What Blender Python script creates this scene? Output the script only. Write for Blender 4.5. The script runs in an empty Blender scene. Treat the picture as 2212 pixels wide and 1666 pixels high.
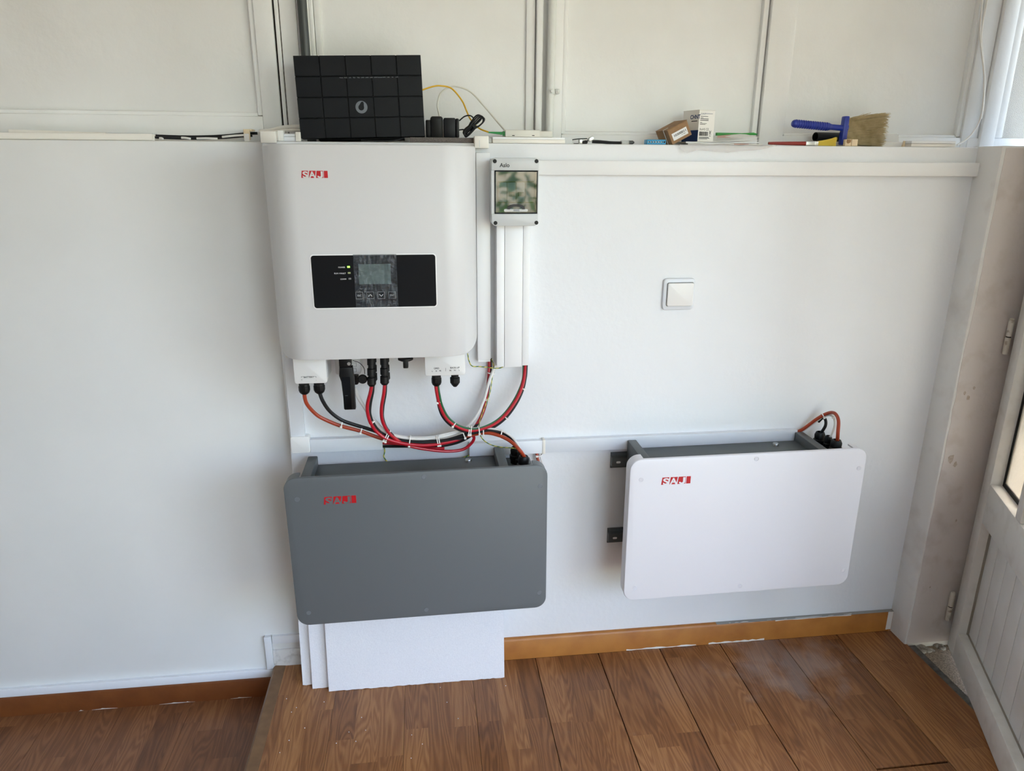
import bpy, bmesh, math, random
from mathutils import Vector, Matrix
random.seed(7)
S = bpy.context.scene
COL = S.collection
R_ = math.radians

# ------------------------------------------------------------------ camera
YAW, PITCH, ROLL, FPX = R_(7.18), R_(17.25), R_(-0.32), 1552.0
CAM = Vector((0.0, -1.8, 1.416))
_f = Vector((math.sin(YAW)*math.cos(PITCH), math.cos(YAW)*math.cos(PITCH), -math.sin(PITCH)))
_r = Vector((math.cos(YAW), -math.sin(YAW), 0.0))
_d = _f.cross(_r)
AX = _r*math.cos(ROLL) + _d*math.sin(ROLL)
AY = _r*(-math.sin(ROLL)) + _d*math.cos(ROLL)
cd = bpy.data.cameras.new('camera')
cd.sensor_width = 36.0
cd.lens = 36.0*FPX/2212.0
cd.clip_start = 0.05
cam = bpy.data.objects.new('camera', cd)
COL.objects.link(cam)
cam.matrix_world = Matrix(((AX.x, -AY.x, -_f.x, CAM.x), (AX.y, -AY.y, -_f.y, CAM.y), (AX.z, -AY.z, -_f.z, CAM.z), (0, 0, 0, 1)))
S.camera = cam

# ------------------------------------------------------------------ world, sun, exposure
w = bpy.data.worlds.new('world')
S.world = w
w.use_nodes = True
nt = w.node_tree
sky = nt.nodes.new('ShaderNodeTexSky')
sky.sky_type = 'NISHITA'
sky.sun_disc = False
sky.sun_elevation = R_(52)
sky.sun_rotation = R_(150)
bg = nt.nodes['Background']
nt.links.new(sky.outputs[0], bg.inputs[0])
bg.inputs[1].default_value = 0.38
sl = bpy.data.lights.new('sun', 'SUN')
sl.energy = 4.0
sl.angle = R_(0.6)
sl.color = (1.0, 0.97, 0.93)
sun = bpy.data.objects.new('sun', sl)
COL.objects.link(sun)
SUN_FROM = Vector((0.85, -0.12, 0.95)).normalized()
sun.rotation_euler = SUN_FROM.to_track_quat('Z', 'Y').to_euler()
sun.location = (3, -6, 6)
S.view_settings.view_transform = 'Standard'
S.view_settings.look = 'None'
S.view_settings.exposure = 1.93
S.view_settings.gamma = 1.0
S.view_settings.use_curve_mapping = False
S.cycles.max_bounces = 10
S.cycles.diffuse_bounces = 6
S.cycles.sample_clamp_indirect = 6.0

# ------------------------------------------------------------------ helpers
def ray(px, py):
    return AX*((px-1106)/FPX) + AY*((py-833)/FPX) + _f
def pt(px, py, Y=0.0):
    v = ray(px, py)
    return CAM + v*((Y-CAM.y)/v.y)
def ptz(px, py, Z=0.0):
    v = ray(px, py)
    return CAM + v*((Z-CAM.z)/v.z)
def lin(c):
    c = c/255.0
    return c/12.92 if c <= 0.04045 else ((c+0.055)/1.055)**2.4
def rgb(r, g, b):
    return (lin(r), lin(g), lin(b), 1.0)

MATS = {}
def mat(name, c, rough=0.5, metal=0.0, bump=None, var=None, coat=0.0, trans=0.0, ior=None, alpha=1.0, emit=None, spec=None):
    m = bpy.data.materials.new(name)
    m.use_nodes = True
    t = m.node_tree
    b = t.nodes['Principled BSDF']
    b.inputs['Base Color'].default_value = rgb(*c)
    b.inputs['Roughness'].default_value = rough
    b.inputs['Metallic'].default_value = metal
    b.inputs['Coat Weight'].default_value = coat
    b.inputs['Transmission Weight'].default_value = trans
    b.inputs['Alpha'].default_value = alpha
    if ior: b.inputs['IOR'].default_value = ior
    if spec is not None: b.inputs['Specular IOR Level'].default_value = spec
    if emit:
        b.inputs['Emission Color'].default_value = rgb(*emit[0])
        b.inputs['Emission Strength'].default_value = emit[1]
    if bump or var:
        g = t.nodes.new('ShaderNodeNewGeometry')
    if var:                      # (scale, second colour, contrast)
        n = t.nodes.new('ShaderNodeTexNoise')
        n.inputs['Scale'].default_value = var[0]
        n.inputs['Detail'].default_value = 6
        t.links.new(g.outputs['Position'], n.inputs['Vector'])
        r = t.nodes.new('ShaderNodeValToRGB')
        lo, hi = var[2] if len(var) > 2 else (0.35, 0.7)
        r.color_ramp.elements[0].position = lo
        r.color_ramp.elements[1].position = hi
        r.color_ramp.elements[0].color = rgb(*c)
        r.color_ramp.elements[1].color = rgb(*var[1])
        t.links.new(n.outputs['Fac'], r.inputs['Fac'])
        t.links.new(r.outputs['Color'], b.inputs['Base Color'])
    if bump:                     # (scale, strength, distance)
        n2 = t.nodes.new('ShaderNodeTexNoise')
        n2.inputs['Scale'].default_value = bump[0]
        n2.inputs['Detail'].default_value = 5
        t.links.new(g.outputs['Position'], n2.inputs['Vector'])
        bp = t.nodes.new('ShaderNodeBump')
        bp.inputs['Strength'].default_value = bump[1]
        bp.inputs['Distance'].default_value = bump[2]
        t.links.new(n2.outputs['Fac'], bp.inputs['Height'])
        t.links.new(bp.outputs['Normal'], b.inputs['Normal'])
    MATS[name] = m
    return m

M = MATS
mat('wall_paint', (236, 238, 241), 0.5, bump=(60, 0.25, 0.003), var=(2.2, (231, 233, 236)))
mat('wall_smooth', (228, 229, 228), 0.5, bump=(25, 0.12, 0.003), var=(3, (222, 223, 222)))
mat('upper_paint', (236, 237, 236), 0.45, bump=(45, 0.3, 0.003), var=(5, (230, 230, 228)))
mat('pilaster_paint', (230, 230, 229), 0.6, bump=(40, 0.35, 0.003), var=(9, (206, 202, 198), (0.5, 0.8)))
mat('crack_dark', (38, 30, 24), 0.9)
mat('ceiling_paint', (232, 230, 224), 0.7)
mat('trunk_white', (236, 237, 238), 0.35)
mat('trunk_cool', (226, 230, 236), 0.35)
mat('trunk_cream', (232, 228, 220), 0.4)
mat('trunk_grey', (206, 208, 208), 0.45)
mat('plastic_white', (238, 238, 237), 0.32)
mat('inverter_white', (206, 206, 206), 0.42)
mat('box_white', (222, 222, 220), 0.4)
mat('cover_white', (224, 224, 230), 0.38)
mat('cover_grey', (96, 101, 104), 0.42, bump=(400, 0.08, 0.001))
mat('body_grey', (82, 86, 86), 0.45, bump=(500, 0.1, 0.001))
mat('rail_grey', (84, 88, 90), 0.45)
mat('cap_grey', (108, 113, 118), 0.4)
mat('cap_white', (212, 212, 219), 0.4)
mat('black_plastic', (11, 11, 12), 0.45, spec=0.3)
mat('black_gloss', (6, 7, 9), 0.10, spec=0.3)
mat('black_cable', (19, 20, 24), 0.42, spec=0.35)
mat('red_cable', (176, 20, 38), 0.35)
mat('orange_cable', (158, 58, 30), 0.4)
mat('white_cable', (214, 213, 211), 0.4)
mat('green_cable', (28, 92, 58), 0.4)
mat('logo_red', (182, 16, 28), 0.4)
mat('print_dark', (28, 28, 30), 0.5)
mat('print_grey', (150, 155, 160), 0.5)
mat('print_blue', (28, 58, 110), 0.5)
mat('print_white', (225, 227, 228), 0.5)
mat('lcd', (136, 160, 156), 0.2)
mat('led_green', (110, 230, 60), 0.4, emit=((110, 230, 60), 1.5))
mat('led_dim', (150, 160, 110), 0.4)
mat('led_off', (110, 112, 112), 0.4)
mat('metal', (190, 190, 188), 0.3, metal=1.0)
mat('box_grey', (196, 199, 200), 0.35)
mat('tint', (168, 186, 198), 0.03, trans=1.0, ior=1.5)
mat('breaker', (190, 192, 186), 0.4)
mat('breaker_label', (110, 116, 92), 0.5)
mat('tie', (232, 230, 226), 0.4)
mat('foam', (228, 229, 234), 0.7, bump=(220, 0.14, 0.003), var=(300, (220, 221, 227)))
mat('base_orange', (176, 116, 52), 0.42, var=(14, (158, 98, 42)), bump=(90, 0.15, 0.002))
mat('base_brown', (120, 68, 30), 0.45, var=(16, (106, 57, 25)), bump=(120, 0.2, 0.002))
mat('base_painted', (214, 214, 214), 0.6, var=(40, (176, 176, 176), (0.5, 0.7)), bump=(60, 0.5, 0.004))
mat('peel_white', (226, 224, 220), 0.6)
mat('nosing', (122, 92, 62), 0.45, var=(30, (106, 78, 52)))
mat('gap_black', (12, 10, 9), 0.8)
mat('strip_metal', (120, 122, 122), 0.45, metal=0.6, var=(60, (92, 92, 90)))
mat('concrete', (112, 98, 84), 0.9, var=(260, (164, 146, 126)), bump=(300, 0.8, 0.004))
mat('mortar', (168, 164, 158), 0.9, var=(60, (120, 114, 106)), bump=(120, 0.9, 0.006))
mat('door_paint', (222, 222, 220), 0.45, var=(24, (206, 204, 200), (0.5, 0.8)), bump=(80, 0.12, 0.002))
mat('door_board', (228, 229, 229), 0.45, var=(12, (220, 220, 219)))
mat('door_edge_tone', (150, 144, 134), 0.8)
mat('gasket', (16, 18, 21), 0.6, spec=0.2)
mat('door_glass', (226, 214, 196), 0.35, trans=0.75, ior=1.45, bump=(120, 0.3, 0.002))
mat('rough_glass', (214, 210, 200), 0.3, trans=0.25, ior=1.45, bump=(500, 0.8, 0.003))
mat('hinge', (206, 202, 194), 0.4, var=(60, (130, 110, 90), (0.55, 0.75)))
mat('router_body', (4, 4, 5), 0.6, spec=0.1)
mat('router_tile', (16, 19, 24), 0.42, spec=0.25)
mat('router_logo', (112, 118, 126), 0.35)
mat('carpet_slab', (128, 120, 116), 0.95, var=(700, (92, 86, 82), (0.4, 0.6)), bump=(900, 0.6, 0.002))
mat('yellow_fibre', (214, 168, 30), 0.4)
mat('green_conn', (24, 128, 62), 0.35)
mat('term_box', (214, 212, 202), 0.4)
mat('conduit_dark', (60, 64, 64), 0.35)
mat('pipe_paint', (220, 222, 218), 0.4, bump=(120, 0.4, 0.003))
mat('blue_block', (40, 140, 186), 0.4)
mat('cardboard', (150, 118, 84), 0.75, var=(80, (138, 106, 74)))
mat('carton_white', (232, 230, 224), 0.5)
mat('paper', (228, 226, 222), 0.6)
mat('paper_pink', (206, 168, 158), 0.6)
mat('film', (236, 236, 238), 0.12, trans=1.0, ior=1.05, bump=(40, 0.6, 0.01))
mat('green_tool', (24, 140, 40), 0.4)
mat('red_handle', (138, 38, 30), 0.35)
mat('yellow_bristle', (234, 212, 96), 0.7)
mat('blue_plastic', (26, 48, 150), 0.35)
mat('straw_bristle', (202, 186, 148), 0.8, var=(60, (172, 154, 116)))
mat('beige_clip', (222, 202, 168), 0.6)
mat('clear_plastic', (225, 225, 222), 0.15, trans=0.8, ior=1.3)
mat('stain', (178, 164, 150), 0.8, var=(200, (196, 186, 178)))
mat('dirt_grey', (150, 148, 144), 0.9)
mat('leaf', (104, 156, 48), 0.6, var=(3, (150, 180, 80)))
mat('paving', (176, 168, 150), 0.9, var=(5, (150, 142, 124)))
mat('grass', (96, 120, 50), 0.9, var=(2, (130, 140, 70)))

def wood_mat(name, dark, mid, light, rough):
    m = bpy.data.materials.new(name)
    m.use_nodes = True
    t = m.node_tree
    N, Lk = t.nodes, t.links
    b = N['Principled BSDF']
    b.inputs['Roughness'].default_value = rough
    g = N.new('ShaderNodeNewGeometry')
    sp = N.new('ShaderNodeSeparateXYZ')
    Lk.new(g.outputs['Position'], sp.inputs[0])
    def math_(op, a, bb=None):
        n = N.new('ShaderNodeMath')
        n.operation = op
        for i, v in enumerate((a, bb)):
            if v is None: continue
            if isinstance(v, (int, float)): n.inputs[i].default_value = v
            else: Lk.new(v, n.inputs[i])
        return n.outputs[0]
    SW = 0.192/3
    sx = math_('DIVIDE', math_('ADD', sp.outputs[0], 0.468), SW)
    strip = math_('FLOOR', sx)
    wn = N.new('ShaderNodeTexWhiteNoise')
    wn.noise_dimensions = '1D'
    Lk.new(strip, wn.inputs['W'])
    yy = math_('ADD', math_('DIVIDE', sp.outputs[1], 0.34), math_('MULTIPLY', wn.outputs['Value'], 7.3))
    blk = math_('FLOOR', yy)
    cb = N.new('ShaderNodeCombineXYZ')
    Lk.new(strip, cb.inputs[0]); Lk.new(blk, cb.inputs[1])
    wn2 = N.new('ShaderNodeTexWhiteNoise')
    wn2.noise_dimensions = '2D'
    Lk.new(cb.outputs[0], wn2.inputs['Vector'])
    # grain coordinates: stretched along y, shifted per block
    cg = N.new('ShaderNodeCombineXYZ')
    Lk.new(math_('ADD', math_('MULTIPLY', sp.outputs[0], 26.0), math_('MULTIPLY', wn2.outputs['Value'], 37.0)), cg.inputs[0])
    Lk.new(math_('ADD', math_('MULTIPLY', sp.outputs[1], 2.6), math_('MULTIPLY', wn2.outputs['Value'], 91.0)), cg.inputs[1])
    wv = N.new('ShaderNodeTexNoise')
    wv.inputs['Scale'].default_value = 0.55
    wv.inputs['Detail'].default_value = 2.0
    wv.inputs['Distortion'].default_value = 0.6
    Lk.new(cg.outputs[0], wv.inputs['Vector'])
    rings = math_('SINE', math_('MULTIPLY', wv.outputs['Fac'], 115.0))
    fine = N.new('ShaderNodeTexNoise')
    fine.inputs['Scale'].default_value = 7.0
    fine.inputs['Detail'].default_value = 7.0
    fine.inputs['Roughness'].default_value = 0.7
    cf = N.new('ShaderNodeCombineXYZ')
    Lk.new(math_('MULTIPLY', sp.outputs[0], 85.0), cf.inputs[0])
    Lk.new(math_('MULTIPLY', sp.outputs[1], 2.0), cf.inputs[1])
    Lk.new(cf.outputs[0], fine.inputs['Vector'])
    fac = math_('ADD', math_('ADD', math_('MULTIPLY', rings, 0.10), math_('MULTIPLY', fine.outputs['Fac'], 0.68)), math_('MULTIPLY', wn2.outputs['Value'], 0.26))
    rp = N.new('ShaderNodeValToRGB')
    e = rp.color_ramp.elements
    e[0].position = 0.15; e[0].color = rgb(*dark)
    e[1].position = 0.85; e[1].color = rgb(*light)
    k = rp.color_ramp.elements.new(0.5); k.color = rgb(*mid)
    Lk.new(fac, rp.inputs['Fac'])
    # pale plaster dust lying near the wall corner
    dv = N.new('ShaderNodeVectorMath'); dv.operation = 'DISTANCE'
    dv.inputs[1].default_value = (1.04, -0.10, 0.0)
    Lk.new(g.outputs['Position'], dv.inputs[0])
    dn = N.new('ShaderNodeTexNoise'); dn.inputs['Scale'].default_value = 11.0; dn.inputs['Detail'].default_value = 8.0
    Lk.new(g.outputs['Position'], dn.inputs['Vector'])
    dm_ = N.new('ShaderNodeMapRange')
    dm_.inputs['From Min'].default_value = 0.30; dm_.inputs['From Max'].default_value = 0.02
    dm_.inputs['To Min'].default_value = -0.35; dm_.inputs['To Max'].default_value = 0.12
    Lk.new(dv.outputs['Value'], dm_.inputs['Value'])
    df = math_('MULTIPLY', math_('ADD', dm_.outputs[0], math_('SUBTRACT', dn.outputs['Fac'], 0.35)), 1.3)
    cl = N.new('ShaderNodeClamp'); cl.inputs['Max'].default_value = 0.30
    Lk.new(df, cl.inputs['Value'])
    mx = N.new('ShaderNodeMix'); mx.data_type = 'RGBA'
    mx.inputs['B'].default_value = rgb(176, 170, 168)
    Lk.new(cl.outputs[0], mx.inputs['Factor']); Lk.new(rp.outputs['Color'], mx.inputs['A'])
    Lk.new(mx.outputs['Result'], b.inputs['Base Color'])
    bp = N.new('ShaderNodeBump')
    bp.inputs['Strength'].default_value = 0.12
    bp.inputs['Distance'].default_value = 0.001
    Lk.new(fac, bp.inputs['Height'])
    Lk.new(bp.outputs['Normal'], b.inputs['Normal'])
    # dusty, rougher patches
    du = N.new('ShaderNodeTexNoise')
    du.inputs['Scale'].default_value = 5.0
    du.inputs['Detail'].default_value = 5.0
    Lk.new(g.outputs['Position'], du.inputs['Vector'])
    mr = N.new('ShaderNodeMapRange')
    mr.inputs['From Min'].default_value = 0.4; mr.inputs['From Max'].default_value = 0.7
    mr.inputs['To Min'].default_value = rough; mr.inputs['To Max'].default_value = rough+0.2
    Lk.new(du.outputs['Fac'], mr.inputs['Value'])
    Lk.new(mr.outputs[0], b.inputs['Roughness'])
    MATS[name] = m
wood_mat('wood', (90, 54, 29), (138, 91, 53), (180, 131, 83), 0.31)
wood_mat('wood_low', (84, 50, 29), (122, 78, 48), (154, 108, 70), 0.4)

def stripe_mat(name, c1, c2, freq):
    m = bpy.data.materials.new(name)
    m.use_nodes = True
    t = m.node_tree
    b = t.nodes['Principled BSDF']
    b.inputs['Roughness'].default_value = 0.4
    tc = t.nodes.new('ShaderNodeUVMap')
    sp = t.nodes.new('ShaderNodeSeparateXYZ')
    t.links.new(tc.outputs[0], sp.inputs[0])
    gt = t.nodes.new('ShaderNodeMath'); gt.operation = 'GREATER_THAN'
    fr = t.nodes.new('ShaderNodeMath'); fr.operation = 'FRACT'
    mu = t.nodes.new('ShaderNodeMath'); mu.operation = 'MULTIPLY_ADD'
    mu.inputs[1].default_value = freq
    t.links.new(sp.outputs[0], mu.inputs[0]); t.links.new(sp.outputs[1], mu.inputs[2])
    t.links.new(mu.outputs[0], fr.inputs[0]); t.links.new(fr.outputs[0], gt.inputs[0])
    gt.inputs[1].default_value = 0.5
    mx = t.nodes.new('ShaderNodeMix'); mx.data_type = 'RGBA'
    mx.inputs['A'].default_value = rgb(*c1); mx.inputs['B'].default_value = rgb(*c2)
    t.links.new(gt.outputs[0], mx.inputs['Factor'])
    t.links.new(mx.outputs['Result'], b.inputs['Base Color'])
    MATS[name] = m
stripe_mat('earth_wire', (34, 104, 52), (206, 190, 70), 1.3)

ORG = {}
class MB:
    """collects geometry for one mesh object"""
    def __init__(self): self.v, self.f, self.uv = [], [], {}
    def add(self, vs, fs):
        o = len(self.v)
        self.v += [Vector(p) for p in vs]
        self.f += [tuple(i+o for i in f) for f in fs]
        return self
    def bm(self, b):
        b.verts.ensure_lookup_table(); b.verts.index_update()
        self.add([v.co.copy() for v in b.verts], [[v.index for v in f.verts] for f in b.faces])
        b.free()
        return self
    def box(self, x0, x1, y0, y1, z0, z1, bev=0.0, seg=2):
        b = bmesh.new()
        bmesh.ops.create_cube(b, size=1.0, matrix=Matrix.Translation(((x0+x1)/2, (y0+y1)/2, (z0+z1)/2)) @ Matrix.Diagonal((abs(x1-x0), abs(y1-y0), abs(z1-z0), 1)))
        if bev: bmesh.ops.bevel(b, geom=b.edges[:], offset=bev, segments=seg, affect='EDGES', profile=0.5)
        return self.bm(b)
    def hexa(self, p):            # 8 points: bottom 4 ccw, top 4 ccw
        return self.add(p, [(3, 2, 1, 0), (4, 5, 6, 7), (0, 1, 5, 4), (1, 2, 6, 5), (2, 3, 7, 6), (3, 0, 4, 7)])
    def prism(self, poly, y0, y1, bev=0.0, plane='xz'):
        """polygon in xz (ccw seen from -y) extruded from y0 (front) to y1 (back)"""
        b = bmesh.new()
        mp = {'xz': lambda a, c, y: (a, y, c), 'xy': lambda a, c, z: (a, c, z), 'yz': lambda a, c, x: (x, a, c)}[plane]
        vs = [b.verts.new(mp(a, c, y0)) for a, c in poly]
        fc = b.faces.new(vs)
        r = bmesh.ops.extrude_face_region(b, geom=[fc])
        nv = [e for e in r['geom'] if isinstance(e, bmesh.types.BMVert)]
        d = Vector(mp(0, 0, y1))-Vector(mp(0, 0, y0))
        bmesh.ops.translate(b, verts=nv, vec=d)
        bmesh.ops.recalc_face_normals(b, faces=b.faces[:])
        if bev:
            ed = [e for e in b.edges if len(e.link_faces) == 2 and any(len(f.verts) == len(poly) for f in e.link_faces) and not all(len(f.verts) == len(poly) for f in e.link_faces)]
            bmesh.ops.bevel(b, geom=ed, offset=bev, segments=2, affect='EDGES', profile=0.5)
        return self.bm(b)
    def lathe(self, prof, org, axis, n=16):
        """prof: (radius, height) pairs along axis from org"""
        a = Vector(axis).normalized()
        t = a.orthogonal().normalized(); s = a.cross(t)
        vs, fs = [], []
        for r, h in prof:
            for i in range(n):
                an = 2*math.pi*i/n
                vs.append(Vector(org)+a*h+(t*math.cos(an)+s*math.sin(an))*r)
        for j in range(len(prof)-1):
            for i in range(n):
                k = (i+1) % n
                fs.append((j*n+i, j*n+k, (j+1)*n+k, (j+1)*n+i))
        fs.append(tuple(range(n-1, -1, -1)))
        fs.append(tuple((len(prof)-1)*n+i for i in range(n)))
        return self.add(vs, fs)
    def cyl(self, org, axis, r, h, n=16): return self.lathe([(r, 0), (r, h)], org, axis, n)
    def tube(self, pts, r, n=8, rf=None):
        P = [Vector(p) for p in pts]
        vs, fs = [], []
        up = None
        acc = 0.0
        o = len(self.v)
        for i, p in enumerate(P):
            tg = (P[min(i+1, len(P)-1)]-P[max(i-1, 0)]).normalized()
            if up is None: up = tg.orthogonal().normalized()
            up = (up-tg*up.dot(tg)).normalized()
            s = tg.cross(up)
            if i: acc += (P[i]-P[i-1]).length
            rr = r*(rf(i/(len(P)-1)) if rf else 1)
            for k in range(n):
                an = 2*math.pi*k/n
                self.uv[o+len(vs)] = (acc/0.02, k/n)
                vs.append(p+(up*math.cos(an)+s*math.sin(an))*rr)
        m = len(P)
        for i in range(m-1):
            for k in range(n):
                q = (k+1) % n
                fs.append((i*n+k, i*n+q, (i+1)*n+q, (i+1)*n+k))
        fs.append(tuple(range(n-1, -1, -1)))
        fs.append(tuple((m-1)*n+k for k in range(n)))
        return self.add(vs, fs)
    def xf(self, mtx):
        self.v = [mtx @ p for p in self.v]
        return self
    def build(self, name, material, parent=None, local=False, smooth=35, org=None):
        if parent is not None: o3 = Vector((0, 0, 0)) if local else ORG[parent.name]
        elif org is not None: o3 = Vector(org)
        else:
            xs = [p.x for p in self.v]; ys = [p.y for p in self.v]; zs = [p.z for p in self.v]
            o3 = Vector(((min(xs)+max(xs))/2, (min(ys)+max(ys))/2, min(zs)))
        me = bpy.data.meshes.new(name)
        me.from_pydata([p-o3 for p in self.v], [], self.f)
        if self.uv:
            ul = me.uv_layers.new(name='UVMap')
            for lp in me.loops:
                ul.data[lp.index].uv = self.uv.get(lp.vertex_index, (0, 0))
        me.materials.append(MATS[material])
        if smooth:
            me.polygons.foreach_set('use_smooth', [True]*len(me.polygons))
            me.set_sharp_from_angle(angle=R_(smooth))
        ob = bpy.data.objects.new(name, me)
        COL.objects.link(ob)
        if parent is not None:
            ob.parent = parent
            ORG[ob.name] = ORG[parent.name]
        else:
            ob.location = o3
            ORG[ob.name] = o3
        return ob

def tag(o, label, cat, group=None, kind=None):
    o['label'] = label
    if cat: o['category'] = cat
    if group: o['group'] = group
    if kind: o['kind'] = kind
    return o
def struct(o, label=None):
    o['kind'] = 'structure'
    if label: o['label'] = label
    return o
def thing(name, label, cat, loc=(0, 0, 0), rot=(0, 0, 0), group=None):
    o = bpy.data.objects.new(name, None)
    o.empty_display_size = 0.02
    COL.objects.link(o)
    o.location = loc
    o.rotation_euler = rot
    ORG[o.name] = Vector(loc)
    return tag(o, label, cat, group)
def rrect(x0, x1, z0, z1, r, n=6, corners=(1, 1, 1, 1)):
    """ccw rounded rectangle: corners bl, br, tr, tl"""
    out = []
    for (cx, cz, a0), on in zip(((x0+r, z0+r, 180), (x1-r, z0+r, 270), (x1-r, z1-r, 0), (x0+r, z1-r, 90)), corners):
        if on:
            for i in range(n+1):
                a = R_(a0+90*i/n)
                out.append((cx+r*math.cos(a), cz+r*math.sin(a)))
        else:
            out.append({180: (x0, z0), 270: (x1, z0), 0: (x1, z1), 90: (x0, z1)}[a0])
    return out
def crv(pts, n=8):
    """Catmull-Rom through points"""
    P = [Vector(p) for p in pts]
    P = [P[0]*2-P[1]]+P+[P[-1]*2-P[-2]]
    out = []
    for i in range(1, len(P)-2):
        for k in range(n):
            t = k/n
            a, b, c, d = P[i-1], P[i], P[i+1], P[i+2]
            out.append(0.5*((2*b)+(c-a)*t+(2*a-5*b+4*c-d)*t*t+(3*b-a-3*c+d)*t**3))
    out.append(P[-2])
    return out
def pxr(x0, y0, x1, y1, Y):
    """pixel rectangle on plane y=Y -> x0,x1,z0,z1"""
    xm, ym = (x0+x1)/2, (y0+y1)/2
    return pt(x0, ym, Y).x, pt(x1, ym, Y).x, pt(xm, y1, Y).z, pt(xm, y0, Y).z
def text(s, x, z, y, size, material, parent, name='lettering', bold=0.0, mtx=None, width=None, local=False, align='LEFT', sx=1.0):
    cu = bpy.data.curves.new('t', 'FONT')
    cu.body = s; cu.size = size; cu.offset = bold; cu.align_x = align; cu.resolution_u = 3
    ob = bpy.data.objects.new('t', cu)
    COL.objects.link(ob)
    dg = bpy.context.evaluated_depsgraph_get()
    dg.update()
    me = ob.evaluated_get(dg).to_mesh()
    vs = [v.co.copy() for v in me.vertices]; fs = [tuple(p.vertices) for p in me.polygons]
    bpy.data.objects.remove(ob); bpy.data.curves.remove(cu)
    if not vs: return None
    if width:
        x_0, x_1 = min(v.x for v in vs), max(v.x for v in vs)
        k = width/(x_1-x_0)
        vs = [Vector(((v.x-x_0)*k, v.y, 0)) for v in vs]
    mb = MB()
    mb.add([Vector((x+v.x*sx, y, z+v.y)) for v in vs], fs)
    if mtx is not None: mb.xf(mtx)
    return mb.build(name, material, parent, local=local, smooth=0)

ZL = 1.460          # ledge height
YU = 0.120          # face of the frames above the ledge
YP = 0.140          # recessed panels above the ledge
YL = 0.050          # left lower wall
XC = -0.356         # step in the lower wall
XR = 1.443          # left side of the pilaster
ZF = -0.100         # lower floor

# ------------------------------------------------------------------ structure
def notch(mb, x0, x1, y0, y1, z0, z1): return mb.box(x0, x1, y0, y1, z0, z1, 0.004)
struct(notch(MB(), XC, 1.75, 0.0, 0.30, -0.12, ZL).build('wall_back', 'wall_paint'), 'white painted lower wall with a ledge on top')
struct(notch(MB(), -2.5, XC+0.001, YL, 0.30, -0.14, ZL).build('wall_back_left', 'wall_smooth'), 'smooth white lower wall beside the step')
struct(notch(MB(), XR, 1.592, -0.082, 0.02, -0.12, ZL+0.002).build('wall_pilaster', 'pilaster_paint'), 'white plastered pilaster beside the door')

pil = bpy.data.objects['wall_pilaster']
mat('bare_plaster', (214, 208, 206), 0.7, var=(16, (198, 189, 183), (0.54, 0.8)), bump=(70, 0.4, 0.003))
n = 40
lo, hi = [], []
for i in range(n+1):
    z = 0.002+1.455*i/n
    lo.append((1.4475+random.uniform(0, 0.004)+(0.004 if z > 1.0 else 0), z))
MB().prism([(1.5915, 0.002), (1.5915, 1.457)]+lo[::-1], -0.0828, -0.0815).build('bare_plaster', 'bare_plaster', pil, smooth=0)
for sx, sz, sr in ((1.488, 0.80, .006), (1.475, 0.815, .004), (1.50, 0.83, .004), (1.472, 0.62, .010), (1.49, 0.60, .007), (1.53, 0.42, .004), (1.49, 0.2, .003)):
    pts_ = [(sx+sr*random.uniform(.6, 1.2)*math.cos(a_*0.7), sz+sr*1.4*random.uniform(.6, 1.2)*math.sin(a_*0.7)) for a_ in range(9)]
    MB().prism(pts_, -0.0831, -0.0827).build('stain', 'stain', pil, smooth=0)
up = struct(MB().box(-2.5, 1.75, YP, 0.30, ZL, 2.35).build('wall_upper', 'upper_paint'), 'cream white panelled wall above the ledge')
def frame(name, x0, x1, z0, z1, y=YU, m='upper_paint', bev=0.0025):
    return MB().box(x0, x1, y, YP+0.004, z0, z1, bev).build(name, m, up)
frame('stile', -0.372, -0.3285, ZL, 2.35)
frame('rail', -2.5, -0.372, ZL, 1.520)
frame('moulding', -0.384, -0.371, 1.522, 2.35, YU+0.006)
frame('moulding', -2.5, -0.384, 1.519, 1.529, YU+0.006)
frame('stile', -0.3235, -0.3145, ZL, 2.35, YU-0.004)
frame('stile', -0.3125, -0.2745, ZL, 2.35, YU-0.002)
frame('stile', -0.2745, -0.246, ZL, 2.35, YU+0.004)
frame('moulding', -0.246, -0.236, ZL, 2.35, YU+0.007)
frame('moulding', -0.235, -0.219, ZL, 2.35, YU+0.011)
frame('crack', -0.3285, -0.3235, ZL, 2.35, YU+0.010, 'crack_dark', 0)
frame('crack', -0.3146, -0.3124, ZL, 2.35, YU+0.004, 'crack_dark', 0)
frame('rail', -0.236, 0.300, ZL, 1.492, YU+0.004)
frame('moulding', 0.274, 0.296, 1.492, 2.35, YU+0.010)
frame('stile', 0.298, 0.314, ZL, 2.35, YU-0.004)
frame('stile', 0.314, 0.330, ZL, 2.35, YU+0.012)
frame('stile', 0.330, 0.366, ZL, 2.35, YU)
frame('moulding', 0.366, 0.378, 1.486, 2.35, YU+0.005, bev=0.004)
frame('rail', 0.366, 0.895, ZL, 1.486, YU)
frame('moulding', 0.372, 0.886, 1.483, 1.494, YU+0.005, bev=0.004)
frame('moulding', 0.880, 0.8945, 1.486, 2.35, YU+0.006)
frame('stile', 0.898, 0.964, ZL, 2.35, YU-0.003)
frame('moulding', 0.962, 0.972, 1.49, 2.35, YU+0.005, bev=0.004)
frame('rail', 0.960, 1.49, ZL, 1.488, YU)
frame('moulding', 0.970, 1.474, 1.485, 1.495, YU+0.007, bev=0.004)
frame('moulding', 1.470, 1.482, 1.49, 2.35, YU+0.004, bev=0.003)
frame('stile', 1.482, 1.53, ZL, 2.35, YU-0.002)
frame('stile', 1.532, 1.575, ZL, 2.35, YU-0.012)
frame('sill', 1.50, 1.75, ZL, 1.487, YU-0.004)
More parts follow.
